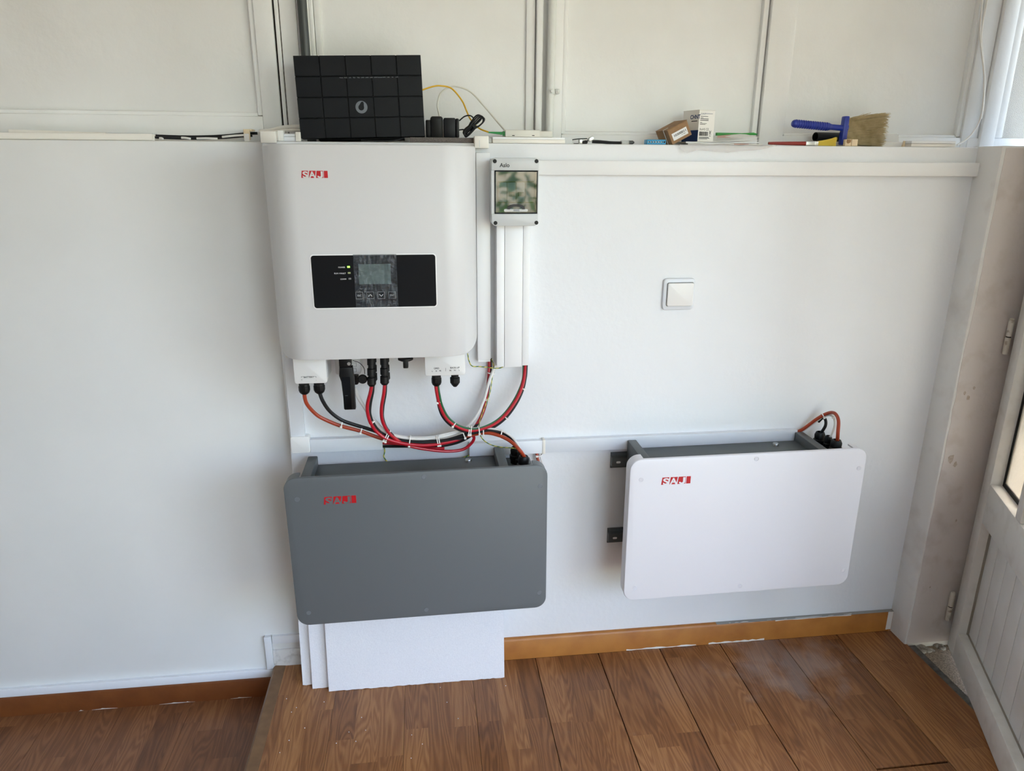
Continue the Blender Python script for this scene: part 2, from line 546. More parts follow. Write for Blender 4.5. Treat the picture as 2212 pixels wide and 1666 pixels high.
wn = struct(MB().box(1.575, 1.600, YU-0.008, YP, 1.487, 2.35, 0.003).build('window_1', 'upper_paint'), 'frame of the textured glass window above the pilaster')
MB().box(1.600, 1.603, YU, YP, 1.487, 2.35).build('gasket', 'crack_dark', wn)
MB().box(1.603, 1.75, YU+0.006, YU+0.012, 1.487, 2.35).build('pane', 'rough_glass', wn)

# raised floor: one object per plank
fl = struct(MB().box(-0.464, 1.455, -2.9, 0.06, -0.099, -0.0075).build('floor', 'gap_black'), 'raised oak laminate floor')
PW, PX0 = 0.192, -0.468
def plank(parent, x0, x1, y0, y1, z, m):
    return MB().box(x0, x1, y0, y1, z-0.0075, z, 0.0005, 1).build('plank', m, parent, smooth=0)
gaps = {0: .0002, 1: .0002, 2: .0003, 3: .0004, 4: .0009, 5: .0014, 6: .0014, 7: .0014, 8: .0009, 9: .0015, 10: .001}
ends = {0: [-1.1], 1: [-0.62, -1.9], 2: [-1.4], 3: [-0.95], 4: [-1.6], 5: [-1.2], 6: [-0.7, -1.99], 7: [-1.35], 8: [-0.5155, -1.8], 9: [-1.15]}
for i in range(10):
    a = PX0+i*PW; b = a+PW
    if i == 0: a += 0.034
    if i == 9: b = 1.452
    ytop = 0.045 if i == 0 else -0.0125
    cuts = [ytop]+ends[i]+[-2.9]
    for j in range(len(cuts)-1):
        e0 = 0.006 if (i == 8 and j == 1) else (0.0005 if j else 0)
        g0, g1 = gaps[i], gaps[i+1]
        plank(fl, a+(g0 if i else 0), b-(g1 if i < 9 else 0), cuts[j+1]+0.0005, cuts[j]-e0, 0.0, 'wood')
struct(MB().prism([(-0.468, -0.1), (-0.4335, -0.1), (-0.4335, 0.0005), (-0.462, 0.003), (-0.468, -0.002)], -2.9, 0.049).build('trim_1', 'nosing'), 'worn wooden nosing along the floor step')
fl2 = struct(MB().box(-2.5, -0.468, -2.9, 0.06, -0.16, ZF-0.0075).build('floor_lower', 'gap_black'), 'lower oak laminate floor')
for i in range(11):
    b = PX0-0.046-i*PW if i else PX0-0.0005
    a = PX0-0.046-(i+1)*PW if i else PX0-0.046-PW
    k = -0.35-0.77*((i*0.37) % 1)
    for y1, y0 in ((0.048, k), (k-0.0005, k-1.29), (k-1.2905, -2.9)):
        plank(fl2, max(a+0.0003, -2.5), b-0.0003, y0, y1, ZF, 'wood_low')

# baseboards
def board(name, x0, x1, yf, yb, z0, z1, m, lab):
    return struct(MB().prism([(yf, z0), (yf, z1-0.008), (yf+0.003, z1-0.002), (yf+0.006, z1), (yb, z1), (yb, z0)], x0, x1, plane='yz').build(name, m), lab)
bb = board('baseboard_right', -0.345, XR, -0.012, 0.0, 0.0, 0.071, 'base_orange', 'orange brown baseboard under the white battery')
for k, (xa, xb, za, zb) in enumerate(((0.58, 0.80, 0.0, 0.007), (0.84, 1.02, 0.0, 0.008), (1.05, 1.30, 0.066, 0.0735), (0.90, 1.06, 0.068, 0.0735), (1.425, 1.442, 0.004, 0.072))):
    n = 14
    lo, hi = [], []
    for i in range(n+1):
        x = xa+(xb-xa)*i/n
        lo.append((x, za+random.uniform(0, 0.002))); hi.append((x, zb-random.uniform(0, 0.004)))
    yy = -0.0125 if za < 0.03 else -0.0115
    MB().prism(lo+hi[::-1], yy, yy+0.0012).build('paint_smear', 'peel_white', bb)
MB().box(0.86, XR-0.001, -0.0135, -0.0005, 0.0708, 0.0716).build('joint', 'dirt_grey', bb)
bl = board('baseboard_left', -2.5, -0.4685, YL-0.012, YL, ZF, -0.034, 'base_brown', 'dark brown baseboard along the lower floor')
for k in range(6):
    x = (-1.31, -1.02, -0.985, -0.80, -0.73, -0.60)[k]; wd = (0.03, 0.012, 0.07, 0.10, 0.02, 0.06)[k]
    MB().prism([(x, ZF+0.0005), (x+wd, ZF+0.0005), (x+wd*0.7, ZF+0.0016), (x+wd*0.55, ZF+0.0022), (x+wd*0.4, ZF+0.0036), (x+wd*0.33, ZF+0.0018), (x+wd*0.15, ZF+0.0012)], YL-0.0128, YL-0.0118).build('paint_smear', 'peel_white', bl)
board('baseboard_corner', -0.466, XC+0.004, YL-0.010, YL, 0.0, 0.052, 'base_painted', 'short roughly white painted baseboard left of the foam panels')

# threshold beside the door
th = struct(MB().box(1.455, 1.75, -2.9, -0.082, -0.10, -0.014).build('floor_threshold', 'concrete'), 'bare gritty concrete strip by the door')
struct(MB().prism([(-0.45, 1.452), (-0.05, 1.452), (-0.05, 1.474), (-0.45, 1.474)][::-1] and [(1.452, -0.62), (1.474, -0.62), (1.474, -0.088), (1.452, -0.088)], -0.014, -0.001, plane='xy').build('trim_2', 'strip_metal'), 'dull grey edging strip beside the threshold')
mm = MB()
for k in range(26):
    x = random.uniform(1.447, 1.57); y = -0.083-random.uniform(0, 0.028); s = random.uniform(0.004, 0.012)
    b_ = bmesh.new()
    bmesh.ops.create_icosphere(b_, subdivisions=1, radius=s, matrix=Matrix.Translation((x, y, -0.012)) @ Matrix.Diagonal((1.3, 1, 0.8, 1)))
    mm.bm(b_)
struct(mm.build('trim_3', 'mortar'), 'crumbling mortar at the foot of the pilaster')

# ------------------------------------------------------------------ door
DA = Vector((1.567, -0.106, 0.0)); DU = Vector((-0.4202, -0.9074, 0)).normalized(); DN = Vector((DU.y, -DU.x, 0))
dm = Matrix(((DU.x, -DN.x, 0, DA.x), (DU.y, -DN.y, 0, DA.y), (0, 0, 1, 0), (0, 0, 0, 1)))   # local: x along the leaf, -y to the viewer
def dbox(x0, x1, y0, y1, z0, z1, bev=0.0): return MB().box(x0, x1, y0, y1, z0, z1, bev).xf(dm)
dr = struct(dbox(0.0, 0.058, 0.0, 0.05, 0.006, 2.02, 0.003).build('door_1', 'door_paint', org=DA), 'white metal door leaf standing ajar')
DW = 0.82
dbox(DW-0.058, DW, 0.0, 0.05, 0.006, 2.02, 0.003).build('stile', 'door_paint', dr)
dbox(0.058, DW-0.058, 0.0, 0.05, 0.006, 0.090, 0.003).build('bottom_rail', 'door_paint', dr)
dbox(0.058, DW-0.058, 0.0, 0.05, 0.455, 0.572, 0.003).build('middle_rail', 'door_paint', dr)
dbox(0.058, DW-0.058, 0.0, 0.05, 1.95, 2.02, 0.003).build('top_rail', 'door_paint', dr)
dbox(0.264, 0.300, 0.0, 0.05, 0.572, 1.95, 0.003).build('glazing_bar', 'door_paint', dr)
dbox(0.530, 0.566, 0.0, 0.05, 0.572, 1.95, 0.003).build('glazing_bar', 'door_paint', dr)
dbox(0.3, 0.53, 0.002, 0.05, 0.66, 0.70, 0.003).build('glazing_bar', 'door_paint', dr)
for a, b in ((0.058, 0.264), (0.300, 0.530), (0.566, DW-0.058)):
    g = dbox(a+0.012, b-0.012, 0.032, 0.036, 0.584, 1.94).build('pane', 'door_glass', dr)
    for q in ((a, a+0.012, 0.572, 1.95), (b-0.012, b, 0.572, 1.95), (a, b, 0.572, 0.584)):
        dbox(q[0], q[1], 0.030, 0.038, q[2], q[3]).build('gasket', 'gasket', g)
x = 0.058
nx = 0.126
k = 0
while x < DW-0.0585:
    x1 = min(nx, DW-0.058)
    dbox(x+0.0013, x1-0.0013, 0.030, 0.042, 0.090, 0.455, 0.0012).build('slat', 'door_board', dr)
    x = x1; nx += 0.0735
dbox(0.058, DW-0.058, 0.034, 0.046, 0.09, 0.455).build('backing', 'gap_black', dr)
dbox(0.060, DW-0.06, 0.026, 0.0302, 0.0895, 0.0925).build('edge_line', 'door_edge_tone', dr)  # thin grey-brown strips along two edges of the slatted recess
dbox(0.056, 0.0595, 0.024, 0.0302, 0.09, 0.455).build('edge_line', 'door_edge_tone', dr)
for zc in (0.135, 0.975):
    h = MB()
    hx = Vector((1.560, -0.095, zc-0.048))
    h.lathe([(0.0065, 0), (0.0075, 0.002), (0.0075, 0.046), (0.006, 0.047)], hx, (0, 0, 1), 14)
    h.lathe([(0.006, 0.0495), (0.0075, 0.0505), (0.0075, 0.094), (0.0055, 0.098)], hx, (0, 0, 1), 14)
    hh = h.build('hinge', 'hinge', dr)
    MB().lathe([(0.006, 0.0465), (0.006, 0.050)], hx, (0, 0, 1), 12).build('hinge_gap', 'gap_black', hh)

struct(MB().box(1.5925, 1.75, -0.118, 0.0, -0.1, 2.05).build('trim_4', 'door_paint'), 'white jamb block added to stop light at the hinge gap')  # added jamb block, keeps terrace light from leaking through the hinge gap

# rest of the room shell (around and behind the camera)
struct(MB().box(-2.5, 3.0, -3.1, 0.30, 2.35, 2.45).build('ceiling', 'ceiling_paint'))
struct(MB().box(-2.6, -2.5, -3.1, 0.30, -0.16, 2.35).build('wall_left', 'wall_smooth'))
rw = MB()
rw.box(1.60, 1.75, -3.1, -2.85, -0.1, 2.35); rw.box(1.60, 1.75, -1.15, -0.95, -0.1, 2.35)
rw.box(1.60, 1.75, -2.85, -1.15, -0.1, 0.25); rw.box(1.60, 1.75, -2.85, -1.15, 2.1, 2.35); rw.box(1.60, 1.75, -0.95, -0.0, 2.05, 2.35)
struct(rw.build('wall_right', 'wall_smooth'))
fw = MB()
fw.box(-2.6, 0.45, -3.1, -2.95, -0.16, 2.35); fw.box(1.5, 1.75, -3.1, -2.95, -0.16, 2.35); fw.box(0.45, 1.5, -3.1, -2.95, 2.15, 2.35)
struct(fw.build('wall_front', 'wall_smooth'))
struct(MB().box(-9, 11, -14, -2.9, -0.26, -0.16).build('floor_terrace', 'paving'), 'sunlit paving outside')
struct(MB().box(1.75, 11, -2.9, 3, -0.26, -0.16).build('floor_side_terrace', 'paving'), 'sunlit paving beside the house')
hd = MB()
for k in range(7000):
    x = random.uniform(-7, 9); y = -8.2+random.gauss(0, 0.45); z = random.uniform(-0.1, 2.9)+0.3*math.sin(x*1.3)
    s = random.uniform(0.06, 0.13); a = Vector((random.gauss(0, 1), random.gauss(0, 1), random.gauss(0, 1))).normalized(); t = a.orthogonal().normalized()*s; u = a.cross(t.normalized())*s*0.5
    c = Vector((x, y, z))
    hd.add([c-t, c+u, c+t, c-u], [(0, 1, 2, 3)])
tag(hd.build('garden_hedge', 'leaf', smooth=0), 'leafy green hedge in the garden behind the viewer', 'hedge', kind='stuff')

# ------------------------------------------------------------------ trunking (cable ducts)
def duct(name, label, x0, x1, z0, z1, depth, m, yb=0.0, axis='z', lips=True, group=None, ext=(0, 0)):
    """U shaped base with a snap-on lid; axis = running direction"""
    t = thing(name, label, 'cable duct', ((x0+x1)/2, yb, z0), group=group)
    if axis == 'z':
        MB().box(x0, x1, yb-depth+0.004, yb, z0-ext[0], z1+ext[1]).build('base', m, t)
        MB().box(x0-0.0012, x1+0.0012, yb-depth, yb-depth+0.006, z0, z1, 0.0015).build('lid', m, t)
    else:
        MB().box(x0-ext[0], x1+ext[1], yb-depth+0.004, yb, z0, z1).build('base', m, t)
        MB().box(x0, x1, yb-depth, yb-depth+0.006, z0-0.0012, z1+0.0012, 0.0015).build('lid', m, t)
    return t
# wide duct below the fuse box: side bases with centre lid
x0, x1, z0, z1 = pxr(1073, 486, 1143.5, 792, -0.045)
wd = thing('wide_duct', 'wide white cable duct hanging below the fuse box', 'cable duct', ((x0+x1)/2, 0, z0))
MB().box(x0, x1, -0.040, 0.0, z0+0.002, z1).build('base', 'trunk_white', wd)
xa, xb = pt(1090, 640, -.045).x, pt(1128.5, 640, -.045).x
MB().box(x0, xa-0.0006, -0.046, -0.040, z0, z1, 0.0015).build('side_rail', 'trunk_white', wd)
MB().box(xb+0.0006, x1, -0.046, -0.040, z0+0.002, z1, 0.0015).build('side_rail', 'trunk_white', wd)
MB().box(xa, xb, -0.0465, -0.040, z0-0.001, z1, 0.001).build('lid', 'trunk_white', wd)
# narrow duct beside the inverter
xa, xb = pt(1031, 550, -.022).x, pt(1058.5, 550, -.022).x
duct('narrow_duct', 'narrow white vertical cable duct between inverter and fuse box', xa, xb, pt(1048, 777, -.022).z, ZL-0.022, 0.022, 'trunk_white', ext=(0.007, 0))
# caps over the ledge
def cap(label, px0, px1, py0, py1, m, yf=-0.026, yb=0.05):
    x0, x1, z0, z1 = pxr(px0, py0, px1, py1, yf)
    t = thing('ledge_bracket_cover', label, 'duct fitting', ((x0+x1)/2, 0, z0))
    MB().box(x0, x1, yf, 0.0, z0, z1, 0.002).build('front', m, t)
    MB().box(x0+0.002, x1-0.002, -0.001, yb, ZL+0.0003, z1, 0.002).build('top', m, t)
    return t
c1 = cap('white plastic cap where the narrow duct folds over the ledge', 1025, 1056, 293.5, 320.5, 'trunk_cream')
MB().box(pt(1035, 310, -.027).x, pt(1036.4, 310, -.027).x, -0.0268, -0.0255, pt(1035, 319, -.027).z, pt(1035, 303, -.027).z).build('seam', 'trunk_grey', c1)
x0, x1, z0, z1 = pxr(562, 283, 596, 309, -0.01)
c2 = thing('ledge_bracket_cover', 'square cream duct cap on the ledge above the inverter corner', 'duct fitting', ((x0+x1)/2, 0, z0))
MB().box(x0, x1, -0.01, 0.0, z0, z1, 0.002).build('front', 'trunk_cream', c2)
MB().box(x0, x1, -0.001, 0.055, ZL+0.0005, z1, 0.002).build('top', 'trunk_cream', c2)
# long duct along the right ledge
xa = pt(1165, 360, -.018).x
z1, z0 = pt(1600, 350, -.018).z, pt(1600, 378.5, -.018).z
duct('long_duct', 'long white cable duct below the right ledge', xa-0.02, XR-0.0005, z0, z1, 0.018, 'trunk_white', axis='x')
# frame around the left of the batteries
zt, zb = pt(745, 948.5, -.02).z, pt(745, 974.5, -.02).z
xa, xb = pt(617, 835, -.02).x, pt(650, 850, -.02).x
duct('side_duct', 'cool white vertical duct under the left of the inverter', xa+0.002, xb, zt+0.004, 0.985, 0.02, 'trunk_cool')
xe = pt(826, 958, -.02).x
duct('lower_duct', 'short white duct with open end above the grey battery', xb+0.012, xe, zb, zt, 0.02, 'trunk_cool', axis='x')
x0, x1, z0, z1 = pxr(628, 944, 669, 979, -0.024)
t = thing('duct_elbow', 'white elbow fitting joining the two ducts left of the grey battery', 'duct fitting', ((x0+x1)/2, 0, z0))
MB().prism(rrect(x0, x1, z0, z1, 0.005), -0.024, 0.0, 0.0015).build('elbow_cover', 'plastic_white', t)
# middle duct from grey to white battery
zt, zb = pt(1250, 950, -.02).z, pt(1250, 975.5, -.02).z
xm = pt(1174, 965, -.02).x
duct('middle_duct', 'white horizontal duct behind the grey battery glands', pt(1014, 972, -.02).x, xm-0.001, zb, zt, 0.02, 'trunk_cool', axis='x')
duct('joining_duct', 'white horizontal duct running on to the white battery', xm+0.001, pt(1722, 942, -.02).x, zb+0.001, zt+0.001, 0.02, 'trunk_cool', axis='x')
t = thing('duct_joint', 'pale joint piece between two horizontal ducts', 'duct fitting', (xm, 0, zb))
MB().box(xm-0.003, xm+0.005, -0.0215, 0.0, zb-0.003, zt+0.003, 0.001).build('joint_cover', 'trunk_cream', t)
# small ducts near the floor on the left wall
ZB = -0.034
duct('floor_duct', 'thin white duct along the top of the brown baseboard', -2.5, pt(590, 1450, YL-.012).x, ZB+0.0015, ZB+0.024, 0.013, 'trunk_cool', yb=YL, axis='x')
xa, xb = pt(574, 1410, YL-.012).x, pt(588, 1410, YL-.012).x
duct('step_duct', 'short vertical white duct at the floor step', xa, xb, ZB+0.027, pt(581, 1377, YL-.012).z, 0.013, 'trunk_cool', yb=YL)
z0, z1 = pt(618, 1389, YL-.012).z, pt(618, 1375, YL-.012).z
duct('skirting_duct', 'small white duct above the painted baseboard beside the foam', xb+0.003, XC+0.02, z0, z1, 0.012, 'trunk_cool', yb=YL, axis='x')
# ledge, left: duct, offcut, black cables
YO = YL+0.012
x1, zt = pt(331, 289, YO).x, pt(170, 287.5, YO).z
tl = thing('ledge_duct', 'long cream duct lying along the left ledge', 'cable duct', (-1.0, YL+0.02, ZL))
MB().box(-2.5, x1, YO+0.004, YL+0.045, ZL+0.0005, zt-0.001).build('base', 'trunk_cream', tl)
MB().box(-2.5, x1-0.004, YO, YO+0.005, ZL+0.0008, zt, 0.0012).build('lid', 'trunk_cream', tl)
xa, xb = pt(28, 282, YL+.04).x, pt(234, 286, YL+.04).x
ta = thing('duct_offcut', 'thin duct strip lying on the long left ledge duct', 'duct offcut', ((xa+xb)/2, YL+0.035, zt))
MB().hexa([(xa, YL+.02, zt-.001), (xb, YL+.02, zt-.001), (xb, YL+.045, zt-.001), (xa, YL+.045, zt-.001), (xa, YL+.02, zt+0.007), (xb, YL+.02, zt+0.002), (xb, YL+.045, zt+0.002), (xa, YL+.045, zt+0.007)]).build('strip', 'trunk_cream', ta)
MB().box(xb+0.002, x1-0.002, YL+.02, YL+.045, zt-0.001, zt+0.0015).build('strip', 'trunk_grey', ta)
def cable(name, label, pts, r, m, n=8, seg=8, group=None, cat='cable'):
    P = [pt(*p) for p in pts]
    return tag(MB().tube(crv(P, seg), r, n).build(name, m), label, cat, group)
cable('power_cable', 'thick black cable along the left ledge under paint splashes', [(326, 293, YL+.03), (350, 294, YL+.028), (400, 295.5, YL+.028), (450, 295, YL+.03), (490, 293, YL+.035), (530, 289, YL+.04), (556, 288, YL+.04)], 0.0032, 'black_cable')
cable('power_cable', 'second black cable in front on the left ledge', [(328, 296.5, YL+.022), (360, 298, YL+.02), (420, 299.5, YL+.02), (470, 298.5, YL+.022), (510, 295.5, YL+.026), (545, 293, YL+.03)], 0.0028, 'black_cable')
for k, (q0, q1) in enumerate((((345, 298.5), (352, 300)), ((392, 297.5), (412, 300)), ((425, 299), (470, 300)), ((480, 296), (527, 292)))):
    cable('paint_splash', ['white paint blob on the black ledge cables near the duct', 'white paint streak on the black ledge cables at mid run', 'long white paint streak on the black ledge cables', 'white paint streak on the black cables by the beige clip'][k], [(*q0, YL+.0165), ((q0[0]+q1[0])/2, (q0[1]+q1[1])/2-0.6, YL+.0145), (*q1, YL+.0185)], 0.0024, 'peel_white', cat='paint mark')
x0, x1, z0, z1 = pxr(526, 279, 540, 302, YL+.012)
t = thing('beige_clip', 'beige wooden clip holding the black cables on the left ledge', 'clip', ((x0+x1)/2, YL+.02, ZL))
MB().box(x0, x1, YL+.012, YL+.016, ZL+0.004, z1, 0.001).build('face', 'beige_clip', t)
MB().box(x0, x1+0.005, YL+.016, YL+.05, z1-0.004, z1, 0.001).build('top', 'beige_clip', t)
MB().box(x0+0.001, x1-0.002, YL+.0105, YL+.012, ZL+0.0005, z1-0.010, 0.0006).build('paint', 'peel_white', t)
# white fittings between cap and router
x0, x1, z0, z1 = pxr(600, 282, 650, 302, 0.012)
t = thing('cable_fitting', 'white plastic fitting with clear strip beside the router', 'duct fitting', ((x0+x1)/2, 0.02, ZL))
MB().box(x0, x1, 0.014, 0.03, ZL+0.0005, ZL+0.010, 0.001).build('strip', 'trunk_cool', t)
MB().box(x0, x1, 0.016, 0.03, ZL+0.0105, ZL+0.017, 0.001).build('strip', 'trunk_cool', t)
MB().box(x0, x0+0.013, 0.010, 0.032, ZL+0.0005, z1, 0.001).build('clip', 'plastic_white', t)
MB().box(x1-0.012, x1, 0.010, 0.032, ZL+0.0005, z1-0.003, 0.001).build('clip', 'trunk_cream', t)
cable('loose_cable', 'cream cable passing behind the router on the ledge', [(560, 284, .09), (590, 280, .085), (610, 275, .08), (650, 273, .08), (700, 276, .085)], 0.004, 'trunk_cream')
cable('loose_cable', 'second cream cable just below it behind the router', [(566, 287, .085), (600, 283, .075), (640, 281, .07), (700, 284, .08)], 0.0036, 'trunk_cream')

# ------------------------------------------------------------------ inverter
YI = -0.20
IX0, IX1 = -0.3345, 0.1275
ZI0, ZI1 = pt(800, 776, YI).z, pt(800, 312, YI).z
inv = thing('inverter', 'large white wall mounted solar inverter with black display panel', 'inverter', ((IX0+IX1)/2, 0, ZI0))
sec = []
rx, ry, ybk = 0.078, 0.10, -0.045
sec.append((IX0, ybk))
for i in range(15):
    a = R_(90*i/14)
    sec.append((IX0+rx-rx*math.cos(a), YI+ry-ry*math.sin(a)))
for i in range(15):
    a = R_(90*i/14)
    sec.append((IX1-rx+rx*math.sin(a), YI+ry-ry*math.cos(a)))
sec.append((IX1, ybk))
def lift(x, r=0.034):
    d = min(x-IX0, IX1-x)
    if d >= r: return 0.0
    return r-math.sqrt(max(r*r-(r-d)**2, 0))
ns = len(sec)
rows = []
cx, cy = (IX0+IX1)/2, -0.09
for kind in ('b_in', 'b', 'b2', 't2', 't', 't_in'):
    row = []
    for x, y in sec:
        l = lift(x)*0.95
        ins = 0.0 if kind in ('b2', 't2') else (0.002 if kind in ('b', 't') else 0.007)
        d = Vector((cx-x, cy-y)); d = d.normalized()*ins if d.length > 0 else d
        z = {'b_in': ZI0+l, 'b': ZI0+l+0.0008, 'b2': ZI0+l+0.004, 't2': ZI1-0.004, 't': ZI1-0.0008, 't_in': ZI1}[kind]
        row.append((x+d.x, y+d.y, z))
    rows.append(row)
mb = MB()
vs = [p for r in rows for p in r]
fs = []
for j in range(5):
    for i in range(ns-1):
        fs.append((j*ns+i, j*ns+i+1, (j+1)*ns+i+1, (j+1)*ns+i))
    fs.append((j*ns+ns-1, j*ns, (j+1)*ns, (j+1)*ns+ns-1))
# the centre strips close bottom and top
for j, rev in ((0, True), (5, False)):
    h = ns//2
    for i in range(h-1):
        q = (j*ns+i, j*ns+i+1, j*ns+ns-2-i, j*ns+ns-1-i)
        fs.append(q[::-1] if rev else q)
mb.add(vs, fs)
mb.build('cover', 'inverter_white', inv, smooth=30)
MB().box(IX0+0.012, IX1-0.012, -0.046, -0.012, ZI0+0.002, ZI1-0.006, 0.003).build('back_box', 'box_white', inv)
MB().box(IX0+0.06, IX1-0.06, -0.013, 0.0, ZI0+0.05, ZI1-0.03, 0.002).build('wall_bracket', 'metal', inv)
MB().box(pt(620, 776, -.15).x, pt(700, 776, -.15).x, -0.16, -0.05, ZI0-0.001, ZI0+0.003).build('bottom_lip', 'box_white', inv)
# logo: red blocks and letters in the cover colour
def logo(x0, x1, z0, z1, y, parent, m, lw=0.0):
    lg = parent
    W, H = x1-x0, z1-z0
    cuts = [(0.0, 0.265), (0.285, 0.535), (0.56, 0.83), (0.86, 1.0)]
    for i, (a, b) in enumerate(cuts):
        p = [(x0+a*W-(0.006 if i else 0)*W, z0), (x0+b*W-(0.03 if i in (0, 1) else 0.0)*W, z0), (x0+b*W+(0.02 if i in (0, 1) else 0)*W, z1), (x0+a*W+(0.03 if i in (1, 2) else 0)*W, z1)]
        if i == 0: p = [(x0, z0), (x0+0.2*W, z0), (x0+0.27*W, z1), (x0+0.03*W, z1)]
        MB().prism(p, y-0.0004, y).build('logo_block', 'logo_red', lg, smooth=0)
    for s, a, b in (('S', 0.055, 0.255), ('A', 0.285, 0.545)):
        text(s, x0+a*W, z0+0.03*H, y-0.0008, H*1.22, m, lg, 'logo_letter', bold=H*0.04, width=(b-a)*W)
    jx = x0+0.815*W
    J = [(jx, z1-0.08*H), (jx-0.075*W, z1-0.08*H), (jx-0.075*W, z0+0.30*H), (jx-0.10*W, z0+0.20*H), (jx-0.14*W, z0+0.20*H), (jx-0.155*W, z0+0.30*H), (jx-0.215*W, z0+0.28*H), (jx-0.195*W, z0+0.08*H), (jx-0.14*W, z0), (jx-0.07*W, z0), (jx-0.015*W, z0+0.08*H), (jx, z0+0.28*H)]
    MB().prism(J, y-0.0008, y-0.0005).build('logo_letter', m, lg, smooth=0)
    return lg
x0, x1, z0, z1 = pxr(650.5, 369, 708, 384.5, YI)
logo(x0, x1, z0, z1, YI-0.0002, inv, 'inverter_white')
# display panel
pa = [pt(671, 552, YI), pt(940, 550, YI), pt(943, 661, YI), pt(680, 666, YI)]
px0, px1 = (pa[0].x+pa[3].x)/2, (pa[1].x+pa[2].x)/2
pz1, pz0 = (pa[0].z+pa[1].z)/2, (pa[2].z+pa[3].z)/2
MB().prism(rrect(px0-.0022, px1+.0022, pz0-.0022, pz1+.0022, 0.007), YI-0.0008, YI+0.001).build('panel_rim', 'plastic_white', inv)
dp = MB().prism(rrect(px0, px1, pz0, pz1, 0.006), YI-0.0016, YI+0.001).build('display_panel', 'black_gloss', inv)
YD = YI-0.0017
fx0, fx1 = pt(766, 608, YI).x, pt(858.5, 608, YI).x
x0, x1, z0, z1 = pxr(775, 570.5, 844, 614, YD)
MB().box(x0, x1, YD-0.0006, YD, z0, z1, 0.0003, 1).build('screen', 'lcd', dp)
mat('screen_film', (70, 78, 86), 0.06, bump=(38, 1.0, 0.02), alpha=0.3, spec=0.9)
MB().box(fx0, fx1, YD-0.0014, YD-0.0011, pz0+0.0005, pz1+0.002).build('protective_film', 'screen_film', dp)
for s, py, m in (('POWER', 579, 'led_green'), ('RUN / FAULT', 592, 'led_dim'), ('COMM', 604.5, 'led_off')):
    off = (py-579)*0.09
    a = pt(745.5+off*1.2, py, YD)
    text(s, a.x, a.z, YD-0.0003, 0.0042, 'print_white', dp, 'lettering', align='RIGHT')
    b0, b1 = pt(750+off*1.2, py-4, YD), pt(756+off*1.2, py-0.5, YD)
    MB().box(b0.x, b1.x, YD-0.0005, YD, b1.z, b0.z).build('led', m, dp)
for k, s in enumerate(('ESC', '^', 'v', 'ENT')):
    cxp = 776.5+k*23.6; cyp = 638.5-k*0.35
    c = pt(cxp, cyp, YD)
    h = 0.0078
    bt = MB()
    for (a, b, q, r) in ((-h, h, h-0.0006, h), (-h, h, -h, -h+0.0006), (-h, -h+0.0006, -h, h), (h-0.0006, h, -h, h)):
        bt.box(c.x+a, c.x+b, YD-0.0010, YD-0.0002, c.z+q, c.z+r)
    bo = bt.build('button', 'print_white', dp)
    if s in ('^', 'v'):
        sg = 1 if s == '^' else -1
        MB().tube([(c.x-0.004, YD-0.0012, c.z-0.002*sg), (c.x, YD-0.0012, c.z+0.002*sg), (c.x+0.004, YD-0.0012, c.z-0.002*sg)], 0.0005, 4).build('arrow', 'print_white', dp)
    else:
        text(s, c.x, c.z-0.0018, YD-0.0012, 0.0052, 'print_white', dp, 'lettering', align='CENTER')
# terminal boxes and connectors underneath
YB = -0.145
def gland(px, py, Y, parent, r=0.0125, h=0.026, blank=False):
    """hangs below a box: collar, hexagon nut and dome"""
    o = pt(px, py, Y)
    MB().lathe([(r*0.98, 0), (r*0.98, h*0.22), (r*1.08, h*0.24), (r*1.08, h*0.62), (r*0.9, h*0.85), (r*0.55, h)] if not blank else
               [(r*0.8, 0), (r*0.8, h*0.2), (r*1.05, h*0.24), (r*1.05, h*0.7), (r*0.7, h*0.95), (r*0.35, h*1.12)], o, (0, 0, -1), 12).build('cable_gland', 'black_plastic', parent, smooth=28)
x0, x1, z0, z1 = pxr(634, 770, 705, 829, YB)
tb = MB().prism(rrect(x0, x1, z0, ZI0+0.006, 0.006, corners=(1, 1, 0, 0)), YB, -0.05, 0.002).build('battery_terminal_box', 'box_white', inv)
q = pt(667, 816.5, YB)
text('BATTERY', q.x, q.z, YB-0.0003, 0.0055, 'print_dark', tb, 'lettering', align='CENTER', bold=0.0001)
text('+', pt(652, 822, YB).x, pt(652, 822.5, YB).z, YB-0.0003, 0.0055, 'print_dark', tb, 'lettering', align='CENTER')
text('-', pt(683, 822, YB).x, pt(683, 822.5, YB).z, YB-0.0003, 0.0055, 'print_dark', tb, 'lettering', align='CENTER')
for a, b in (((651, 816), (657, 813.5)), ((677, 813.5), (683, 816))):
    A, B = pt(*a, YB), pt(*b, YB)
    zt_ = max(A.z, B.z); zb_ = min(A.z, B.z)
    bx_ = MB().box(A.x, B.x, YB-0.0004, YB, zt_-0.0004, zt_)
    xx = A.x if a[0] == 651 else B.x
    bx_.box(xx-0.0003, xx+0.0003, YB-0.0004, YB, zb_, zt_).build('bracket_mark', 'print_dark', tb)
gland(656.5, 829, -0.12, inv); gland(689, 827.5, -0.12, inv)
x0, x1, z0, z1 = pxr(917.5, 768, 1005, 811.5, YB)
ab = MB().prism(rrect(x0, x1, z0, ZI0+0.006, 0.006, corners=(1, 1, 0, 0)), YB, -0.05, 0.002).build('grid_terminal_box', 'box_white', inv)
for s, a, b, sz in (('GRID', 943, 797.5, .0055), ('BACK-UP', 982.5, 796, .0055), ('L', 934, 803.5, .0046), ('N', 942.5, 803, .0046), ('PE', 951, 802.5, .0046), ('PE', 973, 802, .0046), ('N', 982.5, 801.5, .0046), ('L', 992, 801, .0046)):
    q = pt(a, b, YB)
    text(s, q.x, q.z, YB-0.0003, sz, 'print_dark', ab, 'lettering', align='CENTER', bold=0.0001)
